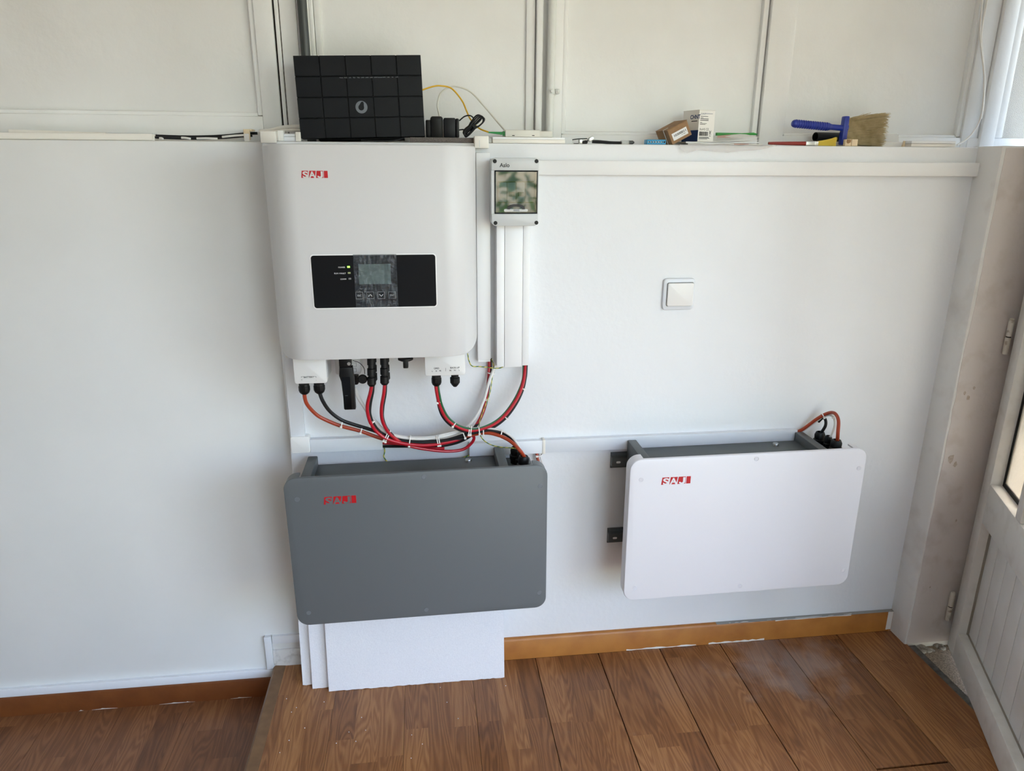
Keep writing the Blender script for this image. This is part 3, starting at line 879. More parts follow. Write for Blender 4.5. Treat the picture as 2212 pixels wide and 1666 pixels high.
q = pt(962.6, 802, YB); MB().box(q.x-0.0003, q.x+0.0003, YB-0.0004, YB, q.z, q.z+0.008).build('divider_mark', 'print_dark', ab)
gland(942.5, 811.5, -0.12, inv, 0.0115); gland(982.5, 810.5, -0.12, inv, 0.0115, blank=True)
# communication cover, dongle, cap, connectors, switch
x0, x1, z0, z1 = pxr(724, 770, 779, 809, -0.10)
cb_ = MB().prism(rrect(x0, x1, z0, ZI0+0.004, 0.005, corners=(1, 1, 0, 0)), -0.10, -0.05, 0.002).build('communication_cover', 'box_white', inv)
for py in (788, 800):
    a, b = pt(762, py-4, -.1005), pt(770, py+4, -.1005)
    o = MB()
    o.box(a.x, b.x, -0.1004, -0.1, a.z-0.0005, a.z); o.box(a.x, b.x, -0.1004, -0.1, b.z, b.z+0.0005); o.box(b.x-0.0005, b.x, -0.1004, -0.1, b.z, a.z)
    o.build('port_mark', 'print_dark', cb_)
gland(768, 810, -0.085, inv, 0.008, 0.024)
x0, x1, z0, z1 = pxr(733.5, 776, 765, 886, -0.15)
zt_ = pt(750, 794, -.15).z
dg_ = MB().prism([(x0+0.008, z0), (x1-0.0005, z0), (x1, zt_-0.03), (x1-0.002, zt_), (x0+0.002, zt_), (x0, zt_-0.02), (x0+0.004, zt_-0.035)], -0.15, -0.128, 0.002).build('wifi_dongle', 'black_plastic', inv)
MB().box(x0+0.002, x1-0.004, -0.152, -0.126, zt_+0.001, ZI0+0.001, 0.002).build('dongle_plug', 'black_plastic', dg_)
MB().box(pt(741, 850, -.15).x, pt(758, 850, -.15).x, -0.1506, -0.15, pt(750, 884, -.15).z, pt(750, 815, -.15).z).build('dongle_face', 'black_gloss', dg_)
q = pt(748.5, 855, -.15); MB().box(q.x-0.003, q.x+0.003, -0.1510, -0.1505, q.z, q.z+0.0007).build('dongle_mark', 'led_off', dg_)
q = pt(750, 786, -.152); MB().cyl((q.x+0.004, -0.1522, q.z), (0, -1, 0), 0.004, 0.0015, 12).build('dongle_screw', 'metal', dg_)
q = pt(783.5, 818, -.13)
cp = MB().lathe([(0.010, 0), (0.0112, 0.002), (0.0112, 0.006), (0.009, 0.008)], q, (0, -1, 0), 16).build('sealing_cap', 'black_plastic', inv)
MB().cyl((q.x, q.y-0.008, q.z), (0, -1, 0), 0.002, 0.0015, 10).build('cap_nub', 'black_plastic', cp)
MB().tube(crv([pt(762, 779, -.14), pt(776, 784, -.137), pt(786, 795, -.134), pt(788, 808, -.133)], 8), 0.0008, 6).build('cap_cord', 'black_plastic', cp)
def mc4(px, Y, parent, py0=775, py1=834):
    a, b = pt(px, py0, Y), pt(px+1.5, py1, Y)
    L = (b-a).length; d = (b-a).normalized()
    MB().lathe([(0.0095, -0.004), (0.0095, L*0.22), (0.0075, L*0.23), (0.0078, L*0.34), (0.0098, L*0.36), (0.0098, L*0.60), (0.0075, L*0.62), (0.0075, L*0.66), (0.0102, L*0.68), (0.0106, L*0.92), (0.007, L)], a, d, 14).build('solar_connector', 'black_plastic', parent, smooth=28)
mc4(801.5, -0.14, inv); mc4(829.5, -0.14, inv, py1=831); mc4(804.5, -0.10, inv, 770, 824); mc4(832, -0.10, inv, 770, 822)
q = pt(876, 774, -.14)
sw = MB().lathe([(0.018, -0.002), (0.018, 0.003), (0.012, 0.006)], q, (0, 0, -1), 20).build('switch_base', 'black_plastic', inv)
MB().box(q.x-0.006, q.x+0.006, -0.152, -0.128, q.z-0.022, q.z-0.004, 0.002).build('switch_knob', 'black_plastic', sw)

# ------------------------------------------------------------------ fuse box
YFB = -0.09
x0, x1, z0, z1 = pxr(1062, 341, 1163.5, 488.5, YFB)
fb = thing('fuse_box', 'small grey fuse box with smoked window beside the inverter', 'fuse box', ((x0+x1)/2, 0, z0))
MB().prism(rrect(x0+0.001, x1-0.001, z0+0.001, z1-0.001, 0.010), -0.055, 0.0, 0.001).build('base', 'box_grey', fb)
# cover is a frame around the window opening
wx0, wx1, wz0, wz1 = pxr(1068.5, 368.5, 1161.5, 462, YFB)
wx1 = min(wx1, x1-0.002)
cvr = MB()
cvr.prism(rrect(x0, x1, z0, wz0, 0.011, corners=(1, 1, 0, 0)), YFB, -0.056, 0.002)
cvr.prism(rrect(x0, x1, wz1, z1, 0.011, corners=(0, 0, 1, 1)), YFB, -0.056, 0.002)
cvr.box(x0, wx0, YFB+0.003, -0.056, wz0-0.001, wz1+0.001); cvr.box(wx1, x1, YFB+0.003, -0.056, wz0-0.001, wz1+0.001)
fc = cvr.build('cover', 'box_grey', fb)
mat('inner_grey', (120, 132, 140), 0.4)
MB().box(wx0, wx1, -0.060, -0.056, wz0, wz1).build('inner_plate', 'inner_grey', fb)
ix0, ix1, iz0, iz1 = pxr(1075.5, 391.5, 1153.5, 439, -0.064)
MB().box(ix0, ix1, -0.0605, -0.0598, iz0, iz1).build('breaker_opening', 'breaker_label', fb)
bw = (ix1-ix0)/4
for k in range(4):
    br = MB().box(ix0+bw*k+0.0008, ix0+bw*(k+1)-0.0008, -0.066, -0.060, iz0+0.003, iz1-0.003, 0.001).build('breaker', 'breaker', fb)
    if k in (1, 2):
        MB().box(ix0+bw*k+0.004, ix0+bw*(k+1)-0.004, -0.0735, -0.066, iz0+0.016, iz0+0.026, 0.001).build('breaker_toggle', 'print_dark', br)
wf = MB()
for a, b, c, d in ((wx0, wx1, wz0, wz0+0.0022), (wx0, wx1, wz1-0.0022, wz1), (wx0, wx0+0.002, wz0, wz1), (wx1-0.002, wx1, wz0, wz1)):
    wf.box(a, b, YFB+0.0015, -0.06, c, d)
wf.build('window_gasket', 'gasket', fb)
wp = MB().box(wx0+0.0022, wx1-0.0022, YFB-0.0005, YFB+0.0015, wz0+0.0024, wz1-0.0024, 0.0005, 1).build('window', 'tint', fb)
c = pt(1114.5, 447, YFB)
arch = []
for i in range(13):
    a = R_(180-15*i)
    arch.append((c.x+0.0205*math.cos(a), c.z-0.0055+0.0115*math.sin(a)**0.6 if 0 < i < 12 else c.z-0.0055))
inn = []
for i in range(13):
    a = R_(15*i)
    inn.append((c.x+0.0145*math.cos(a), c.z-0.0055+0.006*math.sin(a) if 0 < i < 12 else c.z-0.0055))
MB().prism((arch+inn)[::-1], YFB-0.004, YFB-0.0005).build('latch_handle', 'print_dark', wp)
q = pt(1114.5, 454.5, YFB)
MB().prism(rrect(q.x-0.028, q.x+0.028, q.z-0.003, q.z+0.003, 0.0028), YFB-0.0012, YFB-0.0004).build('latch_slot', 'box_grey', wp)
MB().prism(rrect(q.x-0.006, q.x+0.008, q.z-0.0022, q.z+0.0022, 0.001), YFB-0.002, YFB-0.0012).build('latch_catch', 'print_grey', wp)
for a, b in ((1068.8, 348.3), (1159, 348.3), (1070.3, 481.8), (1158.7, 481.2)):
    q = pt(a, b, YFB)
    MB().lathe([(0.0046, 0), (0.0046, 0.0008), (0.0030, 0.0009)], (q.x, YFB+0.0002, q.z), (0, -1, 0), 14).build('screw', 'black_plastic', fc)
q = pt(1079.5, 361, YFB)
text('Aslo', q.x, q.z, YFB-0.0003, 0.0125, 'print_dark', fc, 'lettering', bold=0.0002)

# ------------------------------------------------------------------ light switch
x0, x1, z0, z1 = pxr(1433.5, 602, 1501.5, 670.5, -0.012)
ls = thing('light_switch', 'square white light switch on the bare wall', 'light switch', ((x0+x1)/2, 0, z0))
rx0, rx1, rz0, rz1 = pxr(1442.5, 612, 1498, 661.5, -0.016)
MB().prism(rrect(x0, x1, z0, z1, 0.010), -0.010, 0.0, 0.004).build('plate', 'trunk_cool', ls)
MB().prism(rrect(rx0-0.0012, rx1+0.0012, rz0-0.0012, rz1+0.0012, 0.005), -0.0104, -0.008).build('gap', 'conduit_dark', ls)
MB().prism(rrect(rx0, rx1, rz0, rz1, 0.004), -0.017, -0.009, 0.002).build('rocker', 'plastic_white', ls)

# ------------------------------------------------------------------ batteries
def battery(X0, Z0, cm, capm, label, lx, rails, sticker, tilt):
    """X0,Z0: lower left corner of the front cover"""
    W, H, YF = 0.6405, 0.4095, -0.18
    t = thing('battery', label, 'battery', (X0+W/2, 0, Z0), (0, R_(tilt), 0))
    ZT = Z0+H
    # rounded front plate
    cv = MB().prism(rrect(X0, X0+W, Z0, ZT, 0.030, 8), YF, YF+0.012, 0.004).build('cover', cm, t)
    # rim around the sides and bottom, open between the two top corners
    prof = rrect(X0+0.0005, X0+W-0.0005, Z0+0.0005, ZT-0.0005, 0.030, 8)
    n = len(prof)
    top_l = X0+0.036; top_r = X0+W-0.036
    order = prof[27:]+prof[:27]            # start at the upper left corner
    path = [(top_l, ZT-0.0005)]+order[0:]+[(top_r, ZT-0.0005)]
    mb = MB()
    cxm, czm = X0+W/2, Z0+H/2
    vs, fs = [], []
    for i, (x, z) in enumerate(path):
        a, b = path[max(i-1, 0)], path[min(i+1, len(path)-1)]
        tx, tz = b[0]-a[0], b[1]-a[1]; l = math.hypot(tx, tz) or 1
        nx_, nz_ = -tz/l, tx/l
        if (cxm-x)*nx_+(czm-z)*nz_ < 0: nx_, nz_ = -nx_, -nz_
        for d, y in ((0, YF+0.010), (0, YF+0.036), (0.004, YF+0.036), (0.004, YF+0.010)):
            vs.append((x+nx_*d, y, z+nz_*d))
    m = len(path)
    for i in range(m-1):
        for k in range(4):
            q = (k+1) % 4
            fs.append((i*4+k, i*4+q, (i+1)*4+q, (i+1)*4+k))
    fs += [(3, 2, 1, 0), tuple((m-1)*4+k for k in range(4))]
    mb.add(vs, fs).build('rim', cm, cv)
    for u, v in ((0.030, 0.055), (0.334, 0.014), (0.622, 0.056), (0.030, 0.372), (0.326, 0.389), (0.622, 0.363)):
        MB().lathe([(0.0060, 0), (0.0060, 0.0007), (0.0052, 0.0009), (0.0050, 0.0004)], (X0+u, YF, ZT-v), (0, -1, 0), 16).build('screw_cap', capm, cv)
    logo(X0+lx, X0+lx+0.0775, ZT-0.0725, ZT-0.0525, YF-0.0002, cv, cm)
    # body, recessed top, handles
    zt = ZT-0.0335
    bd = MB().box(X0+0.037, X0+0.545, -0.160, -0.022, Z0+0.045, zt, 0.003).build('body', 'body_grey', t)
    MB().box(X0+0.545, X0+0.618, -0.158, -0.022, Z0+0.06, zt-0.009, 0.003).build('connection_bay', 'body_grey', t)
    for a in (0.037, 0.521):
        MB().box(X0+a, X0+a+0.0245, -0.158, -0.0215, Z0+0.05 if a < 0.1 else zt-0.03, ZT-0.009, 0.003).build('side_bracket', 'body_grey', t)
    MB().lathe([(0.0085, -0.001), (0.0085, 0.004), (0.0075, 0.006)], (X0+0.451, -0.052, zt), (0, 0, 1), 16).build('vent_plug', 'metal', bd)
    for a in (0.318, 0.342):
        MB().lathe([(0.006, 0), (0.0005, 0.009)], (X0+a, -0.146, zt), (0, 0, 1), 4).build('locating_pin', 'body_grey', bd)
    gl = []
    for gx, gy, r in ((0.576, -0.056, 0.0135), (0.583, -0.087, 0.0095), (0.588, -0.118, 0.0140)):
        o = Vector((X0+gx, gy, zt-0.009))
        MB().lathe([(r*1.05, 0), (r*1.05, 0.010), (r*1.2, 0.011), (r*1.2, 0.022), (r, 0.024), (r*1.05, 0.036), (r*0.8, 0.044), (r*0.6, 0.044), (r*0.6, 0.038)], o, (0, 0, 1), 14).build('cable_gland', 'black_plastic', t, smooth=28)
        gl.append(o+Vector((0, 0, 0.042)))
    for zc in (ZT-0.075, Z0+0.100):
        r_ = MB()
        pr = [(0.0, zc-0.023), (-0.004, zc-0.023), (-0.006, zc-0.014), (-0.020, zc-0.012), (-0.020, zc+0.012), (-0.006, zc+0.014), (-0.004, zc+0.023), (0.0, zc+0.023)]
        r_.prism(pr, X0+rails[0], X0+rails[1], plane='yz')
        rl = r_.build('mounting_rail', 'rail_grey', t)
        if rails[0] < 0.03:
            MB().prism(rrect(X0+rails[0]+0.012, X0+rails[0]+0.024, zc-0.003, zc+0.003, 0.0028), -0.0206, -0.0198).build('slot', 'wall_smooth', rl)
    if sticker:
        st = MB().box(X0+0.0362, X0+0.0369, -0.150, -0.105, Z0+0.16, Z0+0.335).build('rating_label', 'print_white', t)
        for k in range(12):
            MB().box(X0+0.0358, X0+0.0362, -0.146+random.uniform(0, .004), -0.112-random.uniform(0, .02), Z0+0.17+k*0.007, Z0+0.173+k*0.007).build('label_line', 'print_grey', st)
        MB().box(X0+0.0358, X0+0.0362, -0.145, -0.125, Z0+0.27, Z0+0.2715).build('label_line', 'print_dark', st)
        MB().box(X0+0.0358, X0+0.0362, -0.145, -0.140, Z0+0.285, Z0+0.295).build('label_line', 'print_dark', st)
    return gl
GG = battery(-0.342, 0.287, 'cover_grey', 'cap_grey', 'grey battery pack mounted on the wall under the inverter', 0.0915, (0.045, 0.60), False, -0.5)
GW = battery(0.5085, 0.2945, 'cover_white', 'cap_white', 'white fronted battery pack mounted on the wall below the light switch', 0.0835, (-0.003, 0.60), True, -0.35)

# ------------------------------------------------------------------ foam panels
for k, (xl, yf, lab) in enumerate(((-0.371, -0.0530, 'white foam panel nearest the wall under the grey battery'), (-0.342, -0.0700, 'middle white foam panel of the three leaning together'), (-0.295, -0.0870, 'foremost white foam panel leaning under the grey battery'))):
    thk, hgt = 0.0155, 0.275
    n = 60
    xr = 0.1985-0.0012*(2-k)
    vs, fs = [], []
    lean = 0.030
    for i in range(n+1):
        x = xl+(xr-xl)*i/n
        zb = random.uniform(0.0, 0.0022)
        for y, z in ((0, zb), (thk, zb)): vs.append((x, yf+y+lean*z/hgt, z))
        for y, z in ((thk, hgt), (0, hgt)): vs.append((x, yf+y+lean, z))
    for i in range(n):
        for q in range(4):
            r = (q+1) % 4
            fs.append((i*4+q, (i+1)*4+q, (i+1)*4+r, i*4+r))
    fs += [(0, 1, 2, 3), (n*4+3, n*4+2, n*4+1, n*4)]
    tag(MB().add(vs, fs).build('polystyrene_sheet', 'foam', smooth=20), lab, 'foam panel')
for k in range(22):
    q = ptz(random.uniform(560, 1100), random.uniform(1465, 1640), 0)
    if q.y > -0.09 or q.x < -0.42: continue
    b_ = bmesh.new(); bmesh.ops.create_icosphere(b_, subdivisions=1, radius=0.0013, matrix=Matrix.Translation((q.x, q.y, 0.0012)))
    tag(MB().bm(b_).build('foam_crumb', 'foam'), 'tiny white foam crumb on the laminate floor', 'crumb', 'foam crumbs on the floor')

# ------------------------------------------------------------------ cables below the inverter
def g2(v, d=0.0): return (v.x, v.y, v.z+d)
def wcable(name, label, pts, r, m, n=10):
    """points are (px,py,y) tuples or Vectors"""
    P = [p if isinstance(p, Vector) else pt(*p) for p in pts]
    return tag(MB().tube(crv(P, 8), r, n).build(name, m), label, 'cable')
B = -0.075
wcable('battery_cable', 'orange cable from the inverter battery terminal to the grey battery', [(656.5, 845, -.12), (660, 866, -.118), (668, 880, -.112), (685, 897, -.102), (705, 908, -.095), (735, 920, -.09), (780, 932, -.085), (830, 949, -.08), (890, 958, -.075), (950, 956, -.07), (1000, 944, -.075), (1045, 935.5, -.085), (1075, 940, -.095), (1102, 953, -.11), (1122, 972, -.13), GG[2]], 0.0046, 'orange_cable')
wcable('battery_cable', 'black cable from the inverter battery terminal to the grey battery', [(689, 844, -.12), (697, 866, -.118), (712, 888, -.11), (735, 906, -.1), (760, 916, -.095), (800, 928, -.09), (845, 943, -.085), (900, 953, -.082), (960, 952, -.08), (1010, 938, -.085), (1050, 931, -.085), (1080, 934, -.085), (1102, 945, -.08), GG[0]], 0.0046, 'black_cable')
wcable('solar_cable', 'red cable of the left solar connector pair', [(803, 832, -.14), (800, 848, -.138), (794, 872, -.13), (794, 892, -.125), (801, 915, -.115), (815, 934, -.105), (838, 949, -.1), (875, 959, -.095), (925, 962, -.09), (975, 954, -.085), (1005, 942, -.075), (1028, 920, -.055), (1045, 885, -.035), (1053, 840, -.02), (1056.5, 800, -.012), (1057, 774, -.01)], 0.0042, 'red_cable')
wcable('solar_cable', 'black cable of the left solar connector pair', [(806, 822, -.10), (805, 845, -.1), (800, 872, -.1), (799, 895, -.1), (808, 918, -.1), (826, 938, -.095), (855, 949, -.09), (905, 956, -.088), (960, 954, -.085), (1000, 946, -.08), (1015, 934, -.07), (1033, 913, -.05), (1047, 880, -.032), (1055, 838, -.018), (1059, 800, -.011), (1059.5, 774, -.009)], 0.0040, 'black_cable')
wcable('solar_cable', 'red cable of the right solar connector pair', [(831, 829, -.14), (829, 850, -.138), (824, 880, -.13), (825, 905, -.12), (833, 925, -.11), (848, 943, -.1), (880, 962, -.085), (930, 972, -.07), (970, 975, -.06), (1000, 971, -.055), (1018, 958, -.055), (1024, 946, -.06), (1018, 939, -.07)], 0.0040, 'red_cable')
wcable('solar_cable', 'black cable of the right solar connector pair', [(833, 820, -.10), (832, 850, -.1), (827, 880, -.1), (827, 905, -.1), (838, 930, -.095), (862, 950, -.085), (900, 960, -.07), (950, 963, -.06), (985, 957, -.06), (1010, 946, -.065), (1020, 938, -.072)], 0.0040, 'black_cable')
wcable('solar_cable', 'short red cable leaving the open duct end above the grey battery', [(822, 957, -.010), (850, 958.5, -.02), (885, 961, -.04), (930, 966, -.055), (960, 969, -.058)], 0.0038, 'red_cable')
wcable('solar_cable', 'short black cable leaving the open duct end above the grey battery', [(822, 964.5, -.010), (860, 964.5, -.02), (910, 964, -.04), (955, 962, -.052), (990, 955, -.06)], 0.0038, 'black_cable')
wcable('grid_cable', 'red cable looping from the grid gland to the wide duct', [(941, 829, -.12), (944, 850, -.118), (950, 876, -.112), (963, 902, -.105), (983, 919, -.1), (1008, 929, -.095), (1030, 929, -.09), (1060, 920, -.085), (1085, 903, -.078), (1106, 878, -.068), (1122, 850, -.055), (1131, 822, -.042), (1134.5, 788, -.022)], 0.0044, 'red_cable')
wcable('grid_cable', 'black cable looping from the grid gland beside the red one', [(944, 829, -.112), (945, 852, -.11), (949, 880, -.104), (959, 903, -.098), (978, 921, -.092), (1005, 932.5, -.088), (1032, 933, -.083), (1063, 924, -.077), (1090, 905, -.07), (1112, 877, -.06), (1128, 845, -.046), (1135, 815, -.034), (1137, 788, -.02)], 0.0040, 'black_cable')
wcable('grid_cable', 'green and yellow earth wire from the grid gland into the wide duct', [(946, 829, -.12), (949, 850, -.119), (955, 876, -.113), (968, 901, -.106), (988, 918, -.1), (1012, 926, -.096), (1034, 926, -.09), (1062, 915, -.084), (1084, 899, -.076), (1103, 876, -.066), (1119, 848, -.053), (1129, 820, -.04), (1131, 788, -.022)], 0.0026, 'green_cable')
wcable('data_cable', 'pale grey data cable from the dongle side into the wide duct', [(766, 838, -.085), (773, 858, -.085), (786, 878, -.088), (803, 905, -.092), (826, 929, -.092), (855, 942, -.088), (900, 948, -.085), (945, 945, -.08), (985, 935, -.07), (1010, 922, -.06), (1030, 897, -.05), (1045, 865, -.04), (1055, 830, -.03), (1064, 804, -.02), (1073, 788, -.015)], 0.0040, 'white_cable')
wcable('data_cable', 'thinner white data cable leading to the grey battery', [(768, 838, -.08), (778, 862, -.08), (795, 888, -.083), (815, 913, -.086), (840, 935, -.086), (880, 944, -.084), (930, 944, -.08), (975, 935, -.076), (1015, 926, -.078), (1055, 926, -.083), (1082, 930, -.09), (1104, 943, -.1), (1118, 960, -.108), GG[1]], 0.0026, 'white_cable')
wcable('earth_wire', 'green and yellow wire from under the inverter to the wide duct', [(1010, 764, -.04), (1013, 780, -.035), (1020, 791, -.03), (1035, 792, -.025), (1055, 794, -.022), (1072, 796, -.02), (1084, 794, -.02), (1090, 788, -.02)], 0.0013, 'earth_wire')
wcable('earth_wire', 'green and yellow wire hanging from the narrow duct to the grey battery', [(1062, 776, -.012), (1066, 790, -.014), (1064, 810, -.02), (1058, 850, -.035), (1045, 885, -.05), (1036, 912, -.06), (1035, 932, -.065), (1042, 948, -.06), (1058, 960, -.06), (1080, 966, -.07), (1104, 968, -.08), GG[0]+Vector((0.004, -0.004, 0))], 0.0013, 'earth_wire')
wcable('earth_wire', 'short green and yellow wire dropping from the open duct end', [(829, 962, -.012), (831, 975, -.015), (829, 986, -.018), (834, 995, -.02), (842, 1002, -.024)], 0.0017, 'earth_wire')
wcable('earth_wire', 'green and yellow wire lying behind the grey battery top', [(985, 992, -.022), (1000, 989, -.018), (1016, 983, -.012)], 0.0017, 'earth_wire')
wcable('battery_cable', 'orange cable dropping from the duct right of the grey battery', [(1159, 975, -.012), (1161, 990, -.018), (1166, 1008, -.02), (1168, 1030, -.02)], 0.0040, 'orange_cable')
wcable('data_cable', 'white cable dropping from the duct right of the grey battery', [(1165, 977, -.012), (1168, 990, -.018), (1173, 1010, -.02), (1174, 1030, -.02)], 0.0022, 'white_cable')
# white battery cables
wcable('battery_cable', 'orange cable arching from the duct end to the white battery', [(1722, 934, -.012), (1738, 925, -.02), (1765, 905, -.04), (1788, 893, -.06), (1803, 893, -.085), (1811, 908, -.11), (1810, 935, -.13), GW[2]], 0.0046, 'orange_cable')
wcable('data_cable', 'white cable arching from the duct end to the white battery', [(1726, 937, -.012), (1745, 924, -.022), (1770, 906, -.04), (1790, 897, -.06), (1801, 903, -.08), (1803, 920, -.095), (1796, 940, -.103), GW[1]], 0.0028, 'white_cable')
wcable('battery_cable', 'black cable arching from the wall to the white battery', [(1768, 911, -.035), (1777, 903, -.045), (1783, 907, -.055), (1783, 920, -.06), GW[0]], 0.0042, 'black_cable')

def tie(px, py, Y, dx, dy, r, label='clear white cable tie binding the cable bundle', wid=0.0026):
    """band around a bundle running along image direction (dx,dy)"""
    c = pt(px, py, Y)
    a = Vector((dx, 0, -dy)).normalized(); s = Vector((0, 1, 0)); u = a.cross(s)
    mb = MB()
    n = 18
    vs, fs = [], []
    for i in range(n):
        an = 2*math.pi*i/n
        e = u*math.cos(an)*r+s*math.sin(an)*r*0.75
        for k, rr in ((-1, 1.0), (1, 1.0), (1, 0.86), (-1, 0.86)):
            vs.append(c+e*rr+a*wid*0.5*k)
    for i in range(n):
        j = (i+1) % n
        for k in range(4):
            q = (k+1) % 4
            fs.append((i*4+k, i*4+q, j*4+q, j*4+k))
    mb.add(vs, fs)
    h = c+u*(r*0.9 if u.z < 0 else -r*0.9)+s*(-r*0.5)
    mb.box(h.x-0.0028, h.x+0.0028, h.y-0.0028, h.y+0.0028, h.z-0.0025, h.z+0.0025, 0.0006, 1)
    tag(mb.build('cable_tie', 'tie'), label, 'cable tie', 'cable ties on the bundles')
TL = ['where orange and black battery cables first meet', 'on the orange and black pair before the bundle', 'on the red cable of the left solar pair',
      'first of the pair where the solar cables join the bundle', 'second of the pair where the solar cables join the bundle', 'around the bundle above the open duct end',
      'first of the pair at the lowest sag of the bundle', 'second of the pair at the lowest sag of the bundle', 'where the bundle starts rising to the right',
      'on the red grid cable just below its gland', 'on the red grid loop where it bends', 'first of the pair where grid loop crosses bundle', 'second of the pair where grid loop crosses bundle',
      'on the red grid loop past the crossing', 'on the black and orange cables past the crossing', 'on the orange cable arching down to the grey battery',
      'on the red grid cable just under the wide duct', 'on the rising red grid loop midway to the duct']
for k, (px, py, Y, dx, dy, r) in enumerate(((739, 915, -.096, 3, 1, .0095), (781, 928, -.09, 3, 1, .0095), (804, 913, -.11, 1, 1.4, .008), (834, 940, -.093, 2, 1, .016), (838, 942, -.093, 2, 1, .016), (885, 952, -.087, 6, 1, .014), (945, 952, -.083, 6, -1, .013), (949, 951.5, -.083, 6, -1, .013), (1002, 938, -.083, 3, -1, .011), (950, 868, -.112, 1, 3, .0068), (981, 917, -.1, 2, 1.5, .007), (1013, 930, -.09, 4, 0.5, .0115), (1017, 930, -.09, 4, 0.5, .0115), (1035, 930, -.088, 6, -.5, .0095), (1044, 934, -.087, 6, 0, .0085), (1082, 937, -.093, 3, 1, .009), (1128, 839, -.048, -1, 2.5, .0072), (1092, 901, -.073, 2, -2, .0075))):
    tie(px, py, Y, dx, dy, r, 'clear cable tie '+TL[k])
tie(1060, 806, -.016, -.3, 2, .0085, 'clear cable tie on red and white cables right under the ducts'); tie(1050, 864, -.036, -.5, 2, .0085, 'clear cable tie lower down the red and white upright cables')
tie(1777, 898, -.05, 2, -1.2, .0075, 'clear cable tie where the black cable leaves the arch above white battery'); tie(1801, 897, -.08, 2, 1, .0075, 'clear cable tie at the crest of the orange arch above white battery')
tie(1165, 984, -.016, .3, 2, .0085, 'clear white cable tie on the cables right of the grey battery')

# ------------------------------------------------------------------ things on the ledge
# router
A = pt(649, 300.5, 0.010); Bq = pt(919, 293, 0.010); C_ = pt(628, 119, 0.018)
RW = (Bq-A).length; RH = (C_-A).length
ro = thing('router', 'large black router with a grid of tiles standing on the ledge', 'router', A, (R_(-3.0), R_(-1.55), 0))
ORG[ro.name] = Vector((0, 0, 0))
MB().box(0.001, RW-0.001, 0.003, 0.032, 0.001, RH-0.001, 0.002).build('case', 'router_body', ro, local=True)
for i in range(5):
    for j in range(4):
        w_, h_ = RW/5, RH/4
        tl_ = MB().box(i*w_+0.0011, (i+1)*w_-0.0011, 0.0, 0.004, j*h_+0.0011, (j+1)*h_-0.0011, 0.0006, 1).build('tile', 'router_tile', ro, local=True)
rib = MB()
for j in range(1, 4):
    for k in range(86):
        x = 0.002+k*(RW-0.004)/86
        rib.box(x, x+0.0012, 0.0018, 0.004, j*RH/4-0.0012, j*RH/4+0.0012)
for i in range(1, 5):
    for k in range(54):
        z = 0.002+k*(RH-0.004)/54
        rib.box(i*RW/5-0.0012, i*RW/5+0.0012, 0.0018, 0.004, z, z+0.0012)
o = rib.build('vent_ribs', 'router_tile', ro, local=True, smooth=0); o['kind'] = 'stuff'
MB().box(0.04, RW-0.05, 0.012, 0.06, -0.0035, 0.002, 0.001).build('foot', 'router_body', ro, local=True)
# round mark: ring with a drop cut into it
lc = (RW*0.502, RH*0.376)
mb = MB()
ring = []
n = 40
ro_, ri_ = 0.0137, 0.0066
for i in range(n):
    a = 2*math.pi*i/n
    ring.append((a,))
vs, fs = [], []
for i in range(n):
    a = 2*math.pi*i/n
    ex = 0.0066*max(0, math.cos(a-R_(72)))**8
    vs.append((lc[0]+ro_*math.cos(a), -0.0003, lc[1]+ro_*math.sin(a)))
    vs.append((lc[0]-0.0006+(ri_+ex)*math.cos(a), -0.0003, lc[1]-0.0006+(ri_+ex)*math.sin(a)))
for i in range(n):
    j = (i+1) % n
    fs.append((i*2, j*2, j*2+1, i*2+1))
mb.add(vs, fs).build('round_mark', 'router_logo', ro, local=True, smooth=0)
for k, s in enumerate(('Power', 'PON', 'LOS', 'TEL1', 'TEL2', 'LAN1', 'LAN2', 'LAN3', 'LAN4', 'Internet', 'CATV', '2.4G', '5G', 'WPS')):
    text(s, RW*(0.362+k*0.0335), RH*0.726, -0.0003, 0.0030, 'print_grey', ro, 'lettering', local=True, align='CENTER')
# carpet slab, adapters, cord
ys = 0.004
x0, x1, z0, z1 = pxr(885.5, 297, 1026, 308.5, ys)
sb = tag(MB().box(x0, x1, ys, 0.10, ZL+0.0004, z1, 0.0015).build('carpet_slab', 'carpet_slab'), 'grey speckled slab under the black power adapters', 'slab')
zs = z1
x0, x1, z0, z1 = pxr(930, 251, 957, 296, 0.03)
ad = thing('power_adapter', 'rounded black power adapter next to the router', 'power adapter', ((x0+x1)/2, 0.05, zs))
MB().prism(rrect(x0, x1, zs+0.0003, z1, 0.006, corners=(0, 0, 1, 1)), 0.03, 0.07, 0.004).build('case', 'black_plastic', ad)
xs, _, _, zz = pxr(920, 259, 930, 296, 0.035)
MB().box(xs, x0+0.001, 0.034, 0.066, zs+0.0003, zz, 0.002).build('plug', 'black_plastic', ad)
x0, x1, z0, z1 = pxr(959, 254.5, 992, 297, 0.022)
ad2 = thing('power_adapter', 'square black power adapter beside the coiled cord', 'power adapter', ((x0+x1)/2, 0.05, zs))
MB().box(x0, x1-0.009, 0.022, 0.075, zs+0.0003, z1, 0.0025).build('case', 'router_tile', ad2)
MB().box(x1-0.0085, x1, 0.024, 0.073, zs+0.0003, z1-0.001, 0.003).build('back_shell', 'black_plastic', ad2)
p0, p1 = pt(1004, 291, .03), pt(1042, 254, .03)
d = (p1-p0).normalized(); L = (p1-p0).length; nrm = Vector((d.z, 0, -d.x))
cc = MB()
